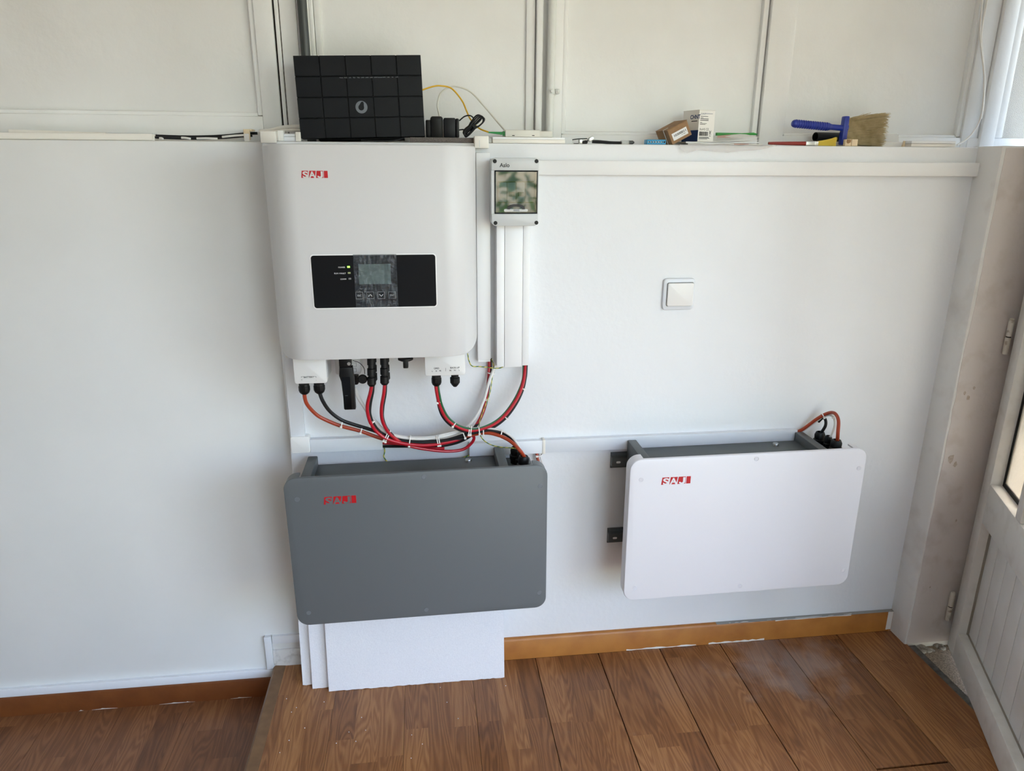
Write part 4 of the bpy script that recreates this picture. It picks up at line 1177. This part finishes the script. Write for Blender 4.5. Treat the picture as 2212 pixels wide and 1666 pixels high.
for k in range(5):
    off = nrm*(-0.004+0.002*k)+Vector((0, 0.004*math.sin(k*2.1), 0)); wdt = 0.006+0.0022*((k*3) % 4)
    loop = []
    for i in range(24):
        a = 2*math.pi*i/24
        pin = 0.42+0.58*abs(math.cos(a))**1.5
        loop.append(p0+d*(L*0.5-L*(0.5+0.01*k)*math.cos(a))+nrm*(wdt*math.sin(a)*pin*(1.6 if math.cos(a) < 0 else 1))+off)
    cc.tube(crv(loop+[loop[0]], 2), 0.0018, 7)
cc.tube(crv([pt(992, 261, .045), pt(1003, 252, .04), pt(1013, 249.5, .035), pt(1021, 253, .032), pt(1025, 262, .03)], 6), 0.0016, 7)
cc.tube(crv([pt(992, 281, .045), pt(1000, 280, .04), pt(1008, 282, .033)], 6), 0.0016, 7)
cr = thing('coiled_cord', 'coiled thin black power cord on the slab beside the adapters', 'cord', (p0.x, 0.03, zs))
cc.build('coil', 'black_cable', cr)
pm = p0+d*L*0.5
tm = MB()
for k in (-1, 0, 1):
    tm.lathe([(0.0072, 0), (0.0072, 0.0022)], pm+d*0.0026*k, d, 14)
tm.build('wrap', 'black_plastic', cr)
wcable('thin_cable', 'thin black cord on the ledge under the router', [(780, 303, .012), (815, 304.5, .008), (840, 304.5, .008), (856, 303, .01), (872, 298.5, .02)], 0.0016, 'black_cable')
# optical terminal box on duct offcuts
yo = 0.006
x0, x1, z0, z1 = pxr(1064.5, 296.5, 1221, 311, yo)
do = thing('duct_offcut', 'stepped white duct offcut under the optical terminal box', 'duct offcut', ((x0+x1)/2, 0.02, ZL))
zm = (ZL+z1)/2+0.002
MB().box(x0, x1, yo, 0.04, ZL+0.0004, zm, 0.001).build('lower_strip', 'trunk_cream', do)
MB().box(x0, x1, yo+0.003, 0.04, zm, z1, 0.001).build('upper_strip', 'trunk_white', do)
xe = pt(1238, 303, yo+.02).x
MB().prism([(x1+0.001, ZL+0.0004), (xe, ZL+0.0004), (xe-0.006, z1+0.001), (x1+0.001, z1+0.001)], 0.028, 0.031).build('end_flap', 'trunk_grey', do)
xw = pt(1057, 303, yo).x
MB().box(xw, x0-0.001, yo+0.012, 0.04, ZL+0.0004, z1-0.003, 0.001).build('end_strip', 'trunk_grey', do)
zo = z1
x0, x1, z0, z1 = pxr(1091, 282, 1193, 297, 0.02)
ob = thing('optical_box', 'flat cream optical terminal box with a green plug', 'terminal box', ((x0+x1)/2, 0.04, zo))
xm = pt(1166, 290, .02).x
MB().box(x0, xm, 0.012, 0.075, zo+0.0003, z1+0.001, 0.002).build('case', 'term_box', ob)
MB().box(xm-0.001, x1, 0.018, 0.075, zo+0.0003, z1-0.001, 0.002).build('lid', 'term_box', ob)
for q in (1109, 1152):
    a = pt(q, 293, .012)
    MB().box(a.x-0.003, a.x+0.003, 0.0115, 0.0125, a.z-0.0006, a.z+0.0010).build('slot', 'gap_black', ob)
a, b = pt(1055, 286, .02), pt(1091, 288.5, .026)
gc = thing('fibre_plug', 'green fibre plug at the end of the yellow cable', 'plug', b)
MB().lathe([(0.0016, 0), (0.0036, (b-a).length*0.82)], a, b-a, 10).build('boot', 'green_conn', gc)
MB().box(b.x-0.006, b.x+0.0005, b.y-0.005, b.y+0.005, b.z-0.005, b.z+0.005, 0.001).build('body', 'green_conn', gc)
wcable('fibre_cable', 'yellow fibre cable arching from behind the router', [(905, 197, .05), (915, 193.4, .05), (935, 187, .055), (952, 185.5, .06), (976, 191.6, .065), (997.6, 217, .065), (1008, 240, .06), (1016, 257, .055), (1034, 276.6, .04), (1056, 286, .02)], 0.0019, 'yellow_fibre')
wcable('optical_cable', 'cream looped cable between the adapters and the optical box', [(952, 262, .09), (949, 249, .09), (945, 226, .095), (952.4, 200.6, .1), (970, 189, .102), (987, 187, .102), (1015.7, 198, .1), (1044.6, 228, .09), (1071.8, 260, .075), (1090, 281, .05), (1098, 290, .045)], 0.0021, 'term_box')
# patch leads with metal plugs
pl = thing('patch_leads', 'tangle of short black leads with metal plugs on the ledge', 'cable', pt(1300, 312, .02))
MB().tube(crv([pt(1236.5, 302, .03), pt(1252, 300, .03), pt(1268, 299.5, .03)], 6), 0.0012, 7).build('thin_lead', 'black_cable', pl)
MB().tube(crv([pt(1239, 311, .03), pt(1255, 310.5, .03), pt(1262, 307, .03), pt(1270, 304, .03)], 6), 0.0018, 7).build('thin_lead', 'black_cable', pl)
MB().tube(crv([pt(1279, 306, .028), pt(1300, 307, .026), pt(1320, 308.5, .024), pt(1343, 309, .022)], 6), 0.0038, 8).build('thick_lead', 'black_cable', pl)
MB().tube(crv([pt(1281, 304, .03), pt(1295, 304.5, .03), pt(1320, 307, .03)], 6), 0.0020, 8).build('thick_lead', 'black_cable', pl)
q = pt(1276, 300, .028)
MB().box(-0.007, 0.007, -0.005, 0.005, -0.0045, 0.0045, 0.001).xf(Matrix.Translation(q) @ Matrix.Rotation(R_(-32), 4, 'Y')).build('metal_plug', 'metal', pl)
q = pt(1253.5, 306.5, .028)
MB().box(q.x-0.0042, q.x+0.0042, q.y-0.005, q.y+0.005, ZL+0.0005, q.z+0.006, 0.001).build('metal_plug', 'metal', pl)
q = pt(1262, 308, .027)
MB().lathe([(0.004, -0.004), (0.005, 0.004), (0.003, 0.008)], q, (1, 0, 0.2), 10).build('boot', 'black_plastic', pl)
x0, x1, z0, z1 = pxr(1341, 303.5, 1359, 312.5, .02)
MB().box(x0, x1, 0.015, 0.027, ZL+0.0004, z1, 0.001).build('clear_plug', 'clear_plastic', pl)
MB().lathe([(0.0045, 0), (0.0045, 0.009), (0.002, 0.013)], (x1, 0.021, ZL+0.0048), (1, 0, 0), 12).build('grey_plug', 'conduit_dark', pl)
# blue terminal block
x0, x1, z0, z1 = pxr(1398, 301.5, 1438.5, 314, 0.004)
bt_ = thing('terminal_block', 'bright blue terminal block with a row of screw holes', 'terminal block', ((x0+x1)/2, 0.02, ZL))
MB().box(x0, x1, 0.004, 0.030, ZL+0.0004, z1, 0.0008).build('case', 'blue_block', bt_)
for k in range(7):
    q = Vector((x0+0.0042+k*(x1-x0-0.0084)/6, 0.0038, (ZL+z1)/2))
    s_ = MB().cyl(q, (0, -1, 0), 0.0021, 0.0003, 12).build('hole', 'gap_black', bt_)
    if k < 6: MB().cyl(q+Vector((-0.0008, -0.0003, 0)), (0, -1, 0), 0.0009, 0.0003, 8).build('screw', 'metal', s_)
# stack of papers
def sheet(name, label, px0, px1, py, m, curl, y0=0.004, y1=0.09, thk=0.0008, skew=0.0, cat='paper', base=None):
    a, b = pt(px0, py, y0), pt(px1, py, y0)
    zb = base if base is not None else a.z
    n = 24
    vs, fs = [], []
    for i in range(n+1):
        t = i/n
        x = a.x+(b.x-a.x)*t
        z = zb+curl(t)
        for y in (y0+skew*t, y1+skew*t):
            vs += [(x, y, z), (x, y, z+thk)]
    for i in range(n):
        o = i*4; p = o+4
        fs += [(o, p, p+1, o+1), (o+1, p+1, p+3, o+3), (o+3, p+3, p+2, o+2), (o+2, p+2, p, o)]
    fs += [(0, 1, 3, 2), (n*4+2, n*4+3, n*4+1, n*4)]
    return tag(MB().add(vs, fs).build(name, m), label, cat)
sheet('booklet', 'white and pink booklet lowest in the paper stack', 1486, 1648, 311, 'paper', lambda t: 0.0, thk=0.0026, base=ZL+0.001)
zpk = ZL+0.001
xk0, xk1 = pt(1586, 311, .003).x, pt(1617, 311, .003).x
tag(MB().box(xk0, xk1, 0.003, 0.0039, zpk+0.0002, zpk+0.0026).build('pink_tab', 'paper_pink'), 'pink spine patch on the lowest booklet', 'paper')
sheet('booklet', 'grey printed booklet in the middle of the paper stack', 1482, 1640, 307, 'print_white', lambda t: 0.0045*max(0, t-0.55)**1.2, thk=0.0018, base=ZL+0.0042)
sheet('leaflet', 'curling white leaflet on top of the paper stack', 1482, 1638, 303, 'paper', lambda t: 0.0075*max(0, t-0.25)**1.1, thk=0.0012, base=ZL+0.0066, y0=0.008)
x0, x1 = pt(1550, 298, .04).x, pt(1582, 298, .04).x
# folded card standing on the leaflet
P = [pt(1549, 298, .045), pt(1640, 296, .06), pt(1603, 288.5, .075), pt(1549, 294, .07)]
cd_ = thing('folded_card', 'folded white and pink card lying on the leaflet', 'paper', (P[0].x, 0.05, P[0].z))
MB().hexa([P[0]-Vector((0, 0, .0006)), P[1]-Vector((0, 0, .0006)), P[2]-Vector((0, 0, .0006)), P[3]-Vector((0, 0, .0006)), P[0], P[1], P[2], P[3]]).build('card', 'paper', cd_)
P2 = [pt(1549.5, 298.2, .0445), pt(1585, 298.5, .05), pt(1577, 291.4, .07), pt(1549.5, 294, .069)]
MB().add([p+Vector((0, -0.0006, .0007)) for p in P2], [(0, 1, 2, 3)]).build('pink_print', 'paper_pink', cd_)
P = [pt(1549, 290, .075), pt(1600, 288.5, .075), pt(1628, 287.5, .075), pt(1637, 289.5, .075)]
gt_ = MB()
gt_.prism([(pt(1548, 293, .075).x, pt(1548, 293, .075).z), (pt(1600, 291.5, .075).x, pt(1600, 291.5, .075).z), (pt(1632, 292, .075).x, pt(1632, 292, .075).z), (pt(1637, 289.5, .075).x, pt(1637, 289.5, .075).z), (pt(1627, 286.5, .075).x, pt(1627, 286.5, .075).z), (pt(1602, 287.8, .075).x, pt(1602, 287.8, .075).z), (pt(1548, 286.5, .075).x, pt(1548, 286.5, .075).z)], 0.072, 0.084, 0.0008)
tag(gt_.build('green_stick', 'green_tool'), 'flat bright green plastic stick behind the papers', 'plastic stick')
# clear bag hanging over the edge
n, mrows = 30, 8
vs, fs = [], []
topx0, topx1 = 1466, 1672
drop = [(0, 8), (0.05, 14), (0.09, 20), (0.14, 17), (0.2, 12), (0.35, 15), (0.5, 17), (0.65, 14), (0.8, 12), (0.9, 8), (1, 2)]
def dropf(t):
    for (a, va), (b, vb) in zip(drop, drop[1:]):
        if a <= t <= b: return va+(vb-va)*(t-a)/(b-a)
    return 0
for i in range(n+1):
    t = i/n
    px = topx0+(topx1-topx0)*t
    c = pt(px, 313, -0.004)
    dz = dropf(t)*0.0011
    x = c.x
    for k in range(mrows+1):
        s = k/mrows
        if s < 0.4:
            y = 0.03-s/0.4*0.036; z = ZL+0.0012+0.001*math.sin(t*23+s*9)
        else:
            q = (s-0.4)/0.6
            y = -0.006-0.004*math.sin(q*2.5)-0.002*math.sin(t*31)*q; z = ZL+0.0012-dz*q
        vs.append((x+0.004*math.sin(s*3+t*11)*s, y, z))
for i in range(n):
    for k in range(mrows):
        o = i*(mrows+1)+k
        fs.append((o, o+mrows+1, o+mrows+2, o+1))
bagm = bpy.data.materials.new('bag'); bagm.use_nodes = True
bb_ = bagm.node_tree.nodes['Principled BSDF']; bb_.inputs['Base Color'].default_value = rgb(226, 224, 222); bb_.inputs['Roughness'].default_value = 0.2; bb_.inputs['Alpha'].default_value = 0.5
MATS['bag'] = bagm
tag(MB().add(vs, fs).build('plastic_bag', 'bag', smooth=60), 'thin clear plastic bag hanging over the ledge under the papers', 'plastic bag')
# white carton
zc = ZL+0.0085
q = pt(1506.5, 303, 0.020)
ca = thing('white_carton', 'small white printed carton standing on the papers', 'carton', (q.x, q.y, zc), (0, 0, R_(19)))
ORG[ca.name] = Vector((0, 0, 0))
CW, CD, CH = 0.0500, 0.062, 0.0735
MB().box(0, CW, 0, CD, 0, CH, 0.0006, 1).build('box', 'carton_white', ca, local=True)
MB().box(-0.0006, CW+0.0006, -0.0006, CD, CH, CH+0.0008).build('lid_flap', 'carton_white', ca, local=True)
for yy, zz, s, b in (): pass
text('CHNT', 0.004, CH-0.0105, -0.0003, 0.0058, 'print_blue', ca, 'lettering', local=True)
MB().box(0.019, 0.042, -0.0003, 0.0, CH-0.0082, CH-0.0074).build('blue_line', 'print_blue', ca, local=True)
for k, (zz, ln, hh) in enumerate(((0.0585, .024, .0012), (0.0555, .009, .001), (0.0525, .026, .0016), (0.0490, .026, .0016), (0.0445, .006, .001), (0.0420, .021, .001), (0.0400, .017, .001), (0.0100, .03, .0012), (0.0075, .033, .0016), (0.0055, .026, .001))):
    MB().box(0.004, 0.004+ln, -0.0003, 0.0, zz, zz+hh).build('print_line', 'conduit_dark', ca, local=True)
text('RoHS', 0.004, 0.0265, -0.0003, 0.0075, 'print_dark', ca, 'lettering', local=True)
text('CE', 0.0235, 0.0265, -0.0003, 0.0078, 'print_dark', ca, 'lettering', local=True)
bc = MB()
x = 0.004
while x < 0.031:
    ww = random.choice((0.0004, 0.0007, 0.0011)); bc.box(x, x+ww, -0.0003, 0.0, 0.0135, 0.0235); x += ww+random.choice((0.0004, 0.0007))
bc.build('barcode', 'print_dark', ca, local=True, smooth=0)
wb = MB()
wb.box(0.035, 0.041, -0.0003, 0, 0.0130, 0.0142)
wb.tube([(0.035, -0.0002, 0.0265), (0.041, -0.0002, 0.0165)], 0.0004, 4); wb.tube([(0.041, -0.0002, 0.0265), (0.035, -0.0002, 0.0165)], 0.0004, 4)
wb.tube([(0.0355, -0.0002, 0.0235), (0.0365, -0.0002, 0.017), (0.0395, -0.0002, 0.017), (0.0405, -0.0002, 0.0235), (0.0355, -0.0002, 0.0235)], 0.0003, 4)
wb.build('bin_symbol', 'print_dark', ca, local=True, smooth=0)
# left side print (side faces -x)
side = Matrix(((0, 1, 0, -0.0003), (-1, 0, 0, CD), (0, 0, 1, 0), (0, 0, 0, 1)))
def side_text(s, u, z, size, m, b=0.0):
    return text(s, u, z, 0.0, size, m, ca, 'lettering', local=True, mtx=side, bold=b)
side_text('CHNT', 0.0285, 0.0535, 0.0135, 'print_blue', 0.0004)
MB().box(-0.0003, 0, 0.006, 0.028, 0.0475, 0.0495).build('print_line', 'print_dark', ca, local=True)
MB().box(-0.0003, 0, 0.0, CD, 0.0, 0.027).build('blue_band', 'print_blue', ca, local=True)
# cardboard box leaning
q = pt(1453, 313.2, 0.006)
bx = thing('cardboard_box', 'small brown cardboard box leaning against the white carton', 'cardboard box', q, (0, R_(-26.5), R_(6)))
ORG[bx.name] = Vector((0, 0, 0))
BW, BH, BD = 0.0555, 0.0375, 0.070
MB().box(0, BW, 0, BD, 0, BH, 0.0008, 1).build('box', 'cardboard', bx, local=True)
MB().box(-0.0004, BW+0.0004, -0.0008, BD, BH, BH+0.0007).build('lid_flap', 'cardboard', bx, local=True)
MB().box(0.0065, 0.048, -0.0004, 0, 0.007, 0.0245).build('label', 'print_white', bx, local=True)
text('10300011', 0.0115, 0.0150, -0.0006, 0.0075, 'print_dark', bx, 'lettering', local=True, width=0.033, bold=0.0002)
text('V1.001', 0.0300, 0.0105, -0.0006, 0.0042, 'print_dark', bx, 'lettering', local=True)
st_ = MB(); st_.box(-0.0006, 0.0, 0.022, 0.025, 0.0, BH); st_.box(-0.0006, 0.014, 0.022, 0.025, BH+0.0007, BH+0.0011)
st_.build('string', 'peel_white', bx, local=True)
# red paint brush
yb = 0.016
a, b, c, e = pt(1660, 309, yb), pt(1740, 309.5, yb), pt(1766, 309, yb), pt(1807, 305, yb)
pbz = ZL+0.0058
pb = thing('paint_brush', 'small paint brush with red handle and yellow bristles', 'paint brush', ((b.x), yb, ZL))
hm = MB().tube([(a.x+(b.x-a.x)*t, yb, pbz) for t in [i/14 for i in range(15)]], 0.0054, 10, rf=lambda t: 0.62+0.15*math.sin(t*3.1)+0.36*t**3)
hm.build('handle', 'red_handle', pb)
fe = MB().box(b.x-0.001, c.x, yb-0.0056, yb+0.0056, pbz-0.0052, pbz+0.0058, 0.0015).build('ferrule', 'metal', pb)
MB().box(c.x-0.010, c.x-0.008, yb-0.0060, yb+0.0060, pbz-0.0056, pbz+0.0062, 0.001).build('ferrule_band', 'metal', fe)
br_ = MB()
for k in range(420):
    y = yb+random.uniform(-0.005, 0.005); u = random.random(); z = pbz-0.0045+0.010*u
    ex = e.x-0.006*random.random()-0.002*(1-u)
    z2 = pbz-0.0045+0.0195*u
    br_.tube([(c.x-0.002, y, z), ((c.x+ex)/2, y, z+(z2-z)*0.42), (ex, y+random.gauss(0, .001), max(z2+random.gauss(0, .0012), ZL+0.0004))], 0.00035, 3)
o = br_.build('bristles', 'yellow_bristle', pb, smooth=0); o['kind'] = 'stuff'
# large blue brush
yb = 0.045
bbz = ZL
bk = thing('wall_brush', 'large blue handled whitewash brush with straw bristles', 'brush', (pt(1830, 310, yb).x, yb, ZL))
x0, x1, z0, z1 = pxr(1827, 250, 1838, 307, yb-0.02)
MB().box(x0, x1, yb-0.010, yb+0.008, ZL+0.004, z1, 0.003).build('head_block', 'blue_plastic', bk)
h0, h1 = pt(1711, 266.5, yb), pt(1828, 277.5, yb)
hp = []
NH = 200
def hr(t):
    if t < 0.06: return 0.45+0.55*math.sqrt(max(1-((0.06-t)/0.06)**2, 0))
    if t < 0.66: return 1.0+0.085*math.sin((t-0.06)/0.6*math.pi*28)
    if t < 0.72: return 1.0-0.28*(t-0.66)/0.06
    return 0.72+0.5*max(0, (t-0.9)/0.1)
MB().tube([h0.lerp(h1, i/NH) for i in range(NH+1)], 0.0098, 14, rf=hr).build('handle', 'blue_plastic', bk)
sb_ = MB()
xe = pt(1908, 280, yb).x
zc0, zc1 = ZL+0.010, z1-0.006
for k in range(1500):
    u = random.random(); v = random.random()
    y = yb-0.009+0.015*v; z = zc0+(zc1-zc0)*u
    L_ = (xe-x1)*random.uniform(0.86, 1.03)
    z2 = ZL+0.001+(pt(1905, 243, yb).z-ZL-0.004)*(u+random.gauss(0, .035)); z2 = max(z2, ZL+0.0006)
    y2 = y+(v-0.5)*0.02+random.gauss(0, .003)
    zmid = z+(z2-z)*0.5+random.gauss(0, .0012)
    sb_.tube([(x1-0.002, y, z), (x1+L_*0.5, (y+y2)/2, max(zmid, ZL+.0006)), (x1+L_, y2, z2)], 0.0004, 3)
for k in range(40):
    u = random.random(); z = zc1-0.006*u
    sb_.tube(crv([(x1, yb+random.uniform(-.02, .02), z), (x1+0.03, yb+random.uniform(-.02, .02), z+0.008), (x1+random.uniform(.05, .075), yb+random.uniform(-.03, .03), z+random.uniform(0.005, .016))], 3), 0.0004, 3)
o = sb_.build('bristles', 'straw_bristle', bk, smooth=0); o['kind'] = 'stuff'
# black tube behind
q = pt(1761.5, 293, .075)
tb_ = MB()
rT = 0.0115
n = 20
vs, fs = [], []
axv = Vector((1, 0.22, 0)).normalized(); sv = Vector((-0.22, 1, 0)).normalized()
q.z = ZL+0.0125+rT+0.0006
for r, h in ((rT*0.88, 0.06), (rT*0.88, 0.0), (rT, 0.0), (rT, 0.085)):
    for i in range(n):
        a = 2*math.pi*i/n
        vs.append(q+axv*h+(sv*math.cos(a)+Vector((0, 0, 1))*math.sin(a))*r)
for j in range(3):
    for i in range(n):
        k = (i+1) % n
        fs.append((j*n+i, (j+1)*n+i, (j+1)*n+k, j*n+k))
tag(tb_.add(vs, fs).build('black_tube', 'black_plastic'), 'short black plastic tube lying behind the blue brush', 'tube')
# beige clip with a notch
x0, x1, z0, z1 = pxr(1827, 301, 1853, 315.5, 0.004)
bc_ = thing('corner_clip', 'small beige notched wooden clip in front of the blue brush', 'clip', ((x0+x1)/2, 0.01, ZL))
xm_ = x0+(x1-x0)*0.5
MB().box(x0, xm_, 0.006, 0.016, ZL+0.0004, z1, 0.0006).build('notched_side', 'beige_clip', bc_)
MB().box(xm_, x1, 0.004, 0.016, ZL+0.0004, z1, 0.0008).build('plain_side', 'beige_clip', bc_)
MB().prism([(x0+0.003, z1-0.001), (x0+0.003, z1-0.007), (x0+0.006, z1-0.010), (x0+0.009, z1-0.010), (xm_-0.002, z1-0.007), (xm_-0.002, z1-0.001)], 0.0054, 0.0062).build('notch', 'cardboard', bc_)
# right offcuts
x0, x1, z0, z1 = pxr(1969, 304.5, 2065, 317, 0.006)
d2 = thing('duct_offcut', 'white duct offcut lying at the right end of the ledge', 'duct offcut', ((x0+x1)/2, 0.02, ZL))
zm = (ZL+z1)/2+0.001
MB().box(x0, x1, 0.006, 0.036, ZL+0.0004, zm-0.0005, 0.001).build('lower_strip', 'trunk_cream', d2)
MB().box(x0, x1, 0.006, 0.036, zm, z1, 0.0015).build('upper_strip', 'trunk_white', d2)
xl = pt(1955, 311, .02).x
MB().prism([(xl, ZL+0.0004), (x0-0.001, ZL+0.0004), (x0-0.001, z1), (xl+0.003, z1)], 0.030, 0.034).build('end_strip', 'beige_clip', d2)
x0, x1, z0, z1 = pxr(1905, 288, 1945, 316, 0.085)
d3 = thing('plastic_sheet', 'pale clear plastic sheet propped behind the straw bristles', 'plastic sheet', ((x0+x1)/2, 0.09, ZL))
MB().prism([(x0-0.02, ZL+0.0004), (x1+0.004, ZL+0.0004), (x1-0.004, z1-0.004), (x1-0.010, z1), (x0-0.02, z1)], 0.090, 0.092).build('sheet', 'bag', d3)
x0, x1, z0, z1 = pxr(1757, 305, 1957, 316, 0.06)
tag(MB().box(x0, x1, 0.062, 0.089, ZL+0.0004, ZL+0.0125, 0.0006).build('duct_strip', 'trunk_cream'), 'long cream duct strip under the black tube behind the brushes', 'duct offcut')
# conduits and wall cables
cx_ = pt(656, 60, 0.098).x
tag(MB().cyl((cx_, 0.098, ZL+0.0004), (0, 0, 1), 0.0112, 0.88, 24).build('conduit', 'conduit_dark'), 'dark grey vertical conduit behind the router', 'conduit')
a, b = pt(1191.5, 100, .106), pt(1187, 283, .106)
dv = (a-b).normalized()
wp_ = thing('wall_pipe', 'white painted vertical pipe above the optical box', 'pipe', (b.x, .106, ZL))
MB().tube([b-dv*((b.z-ZL-0.0006)/dv.z), b+dv*0.1, b+dv*0.4, b+dv*0.86], 0.0102, 20).build('pipe', 'pipe_paint', wp_)
q = pt(1191, 198, .106)
cl_ = MB().lathe([(0.0112, -0.006), (0.0122, -0.005), (0.0122, 0.005), (0.0112, 0.006)], q, dv, 20).build('clamp', 'pipe_paint', wp_)
MB().box(q.x+0.008, q.x+0.020, .092, .112, q.z-0.006, q.z+0.006, 0.003).build('clamp_ear', 'pipe_paint', cl_)
for dx_ in (-0.001, 0.015):
    MB().lathe([(0.0038, 0), (0.003, 0.003)], (q.x+dx_, .0935 if dx_ < 0 else .092, q.z), (0, -1, 0), 10).build('clamp_screw', 'pipe_paint', cl_)
def cc_(pts): return [(2000+u/4.9, v/4.9, y) for u, v, y in pts]
wcable('wall_cable', 'painted white cable curving down the corner post to the ledge', cc_([(597, -40, .105), (590, 100, .105), (576, 250, .105), (574, 400, .106), (596, 600, .106), (616, 800, .104), (612, 1000, .102), (598, 1150, .1), (565, 1290, .098), (500, 1400, .09), (420, 1485, .08), (330, 1535, .07)]), 0.0022, 'trunk_cream')
wcable('wall_cable', 'second painted cable crossing the first on the corner post', cc_([(655, -40, .106), (628, 120, .106), (600, 260, .108), (588, 420, .109), (606, 620, .109), (626, 820, .107), (620, 1000, .105), (606, 1150, .103), (585, 1260, .102)]), 0.0022, 'trunk_cream')
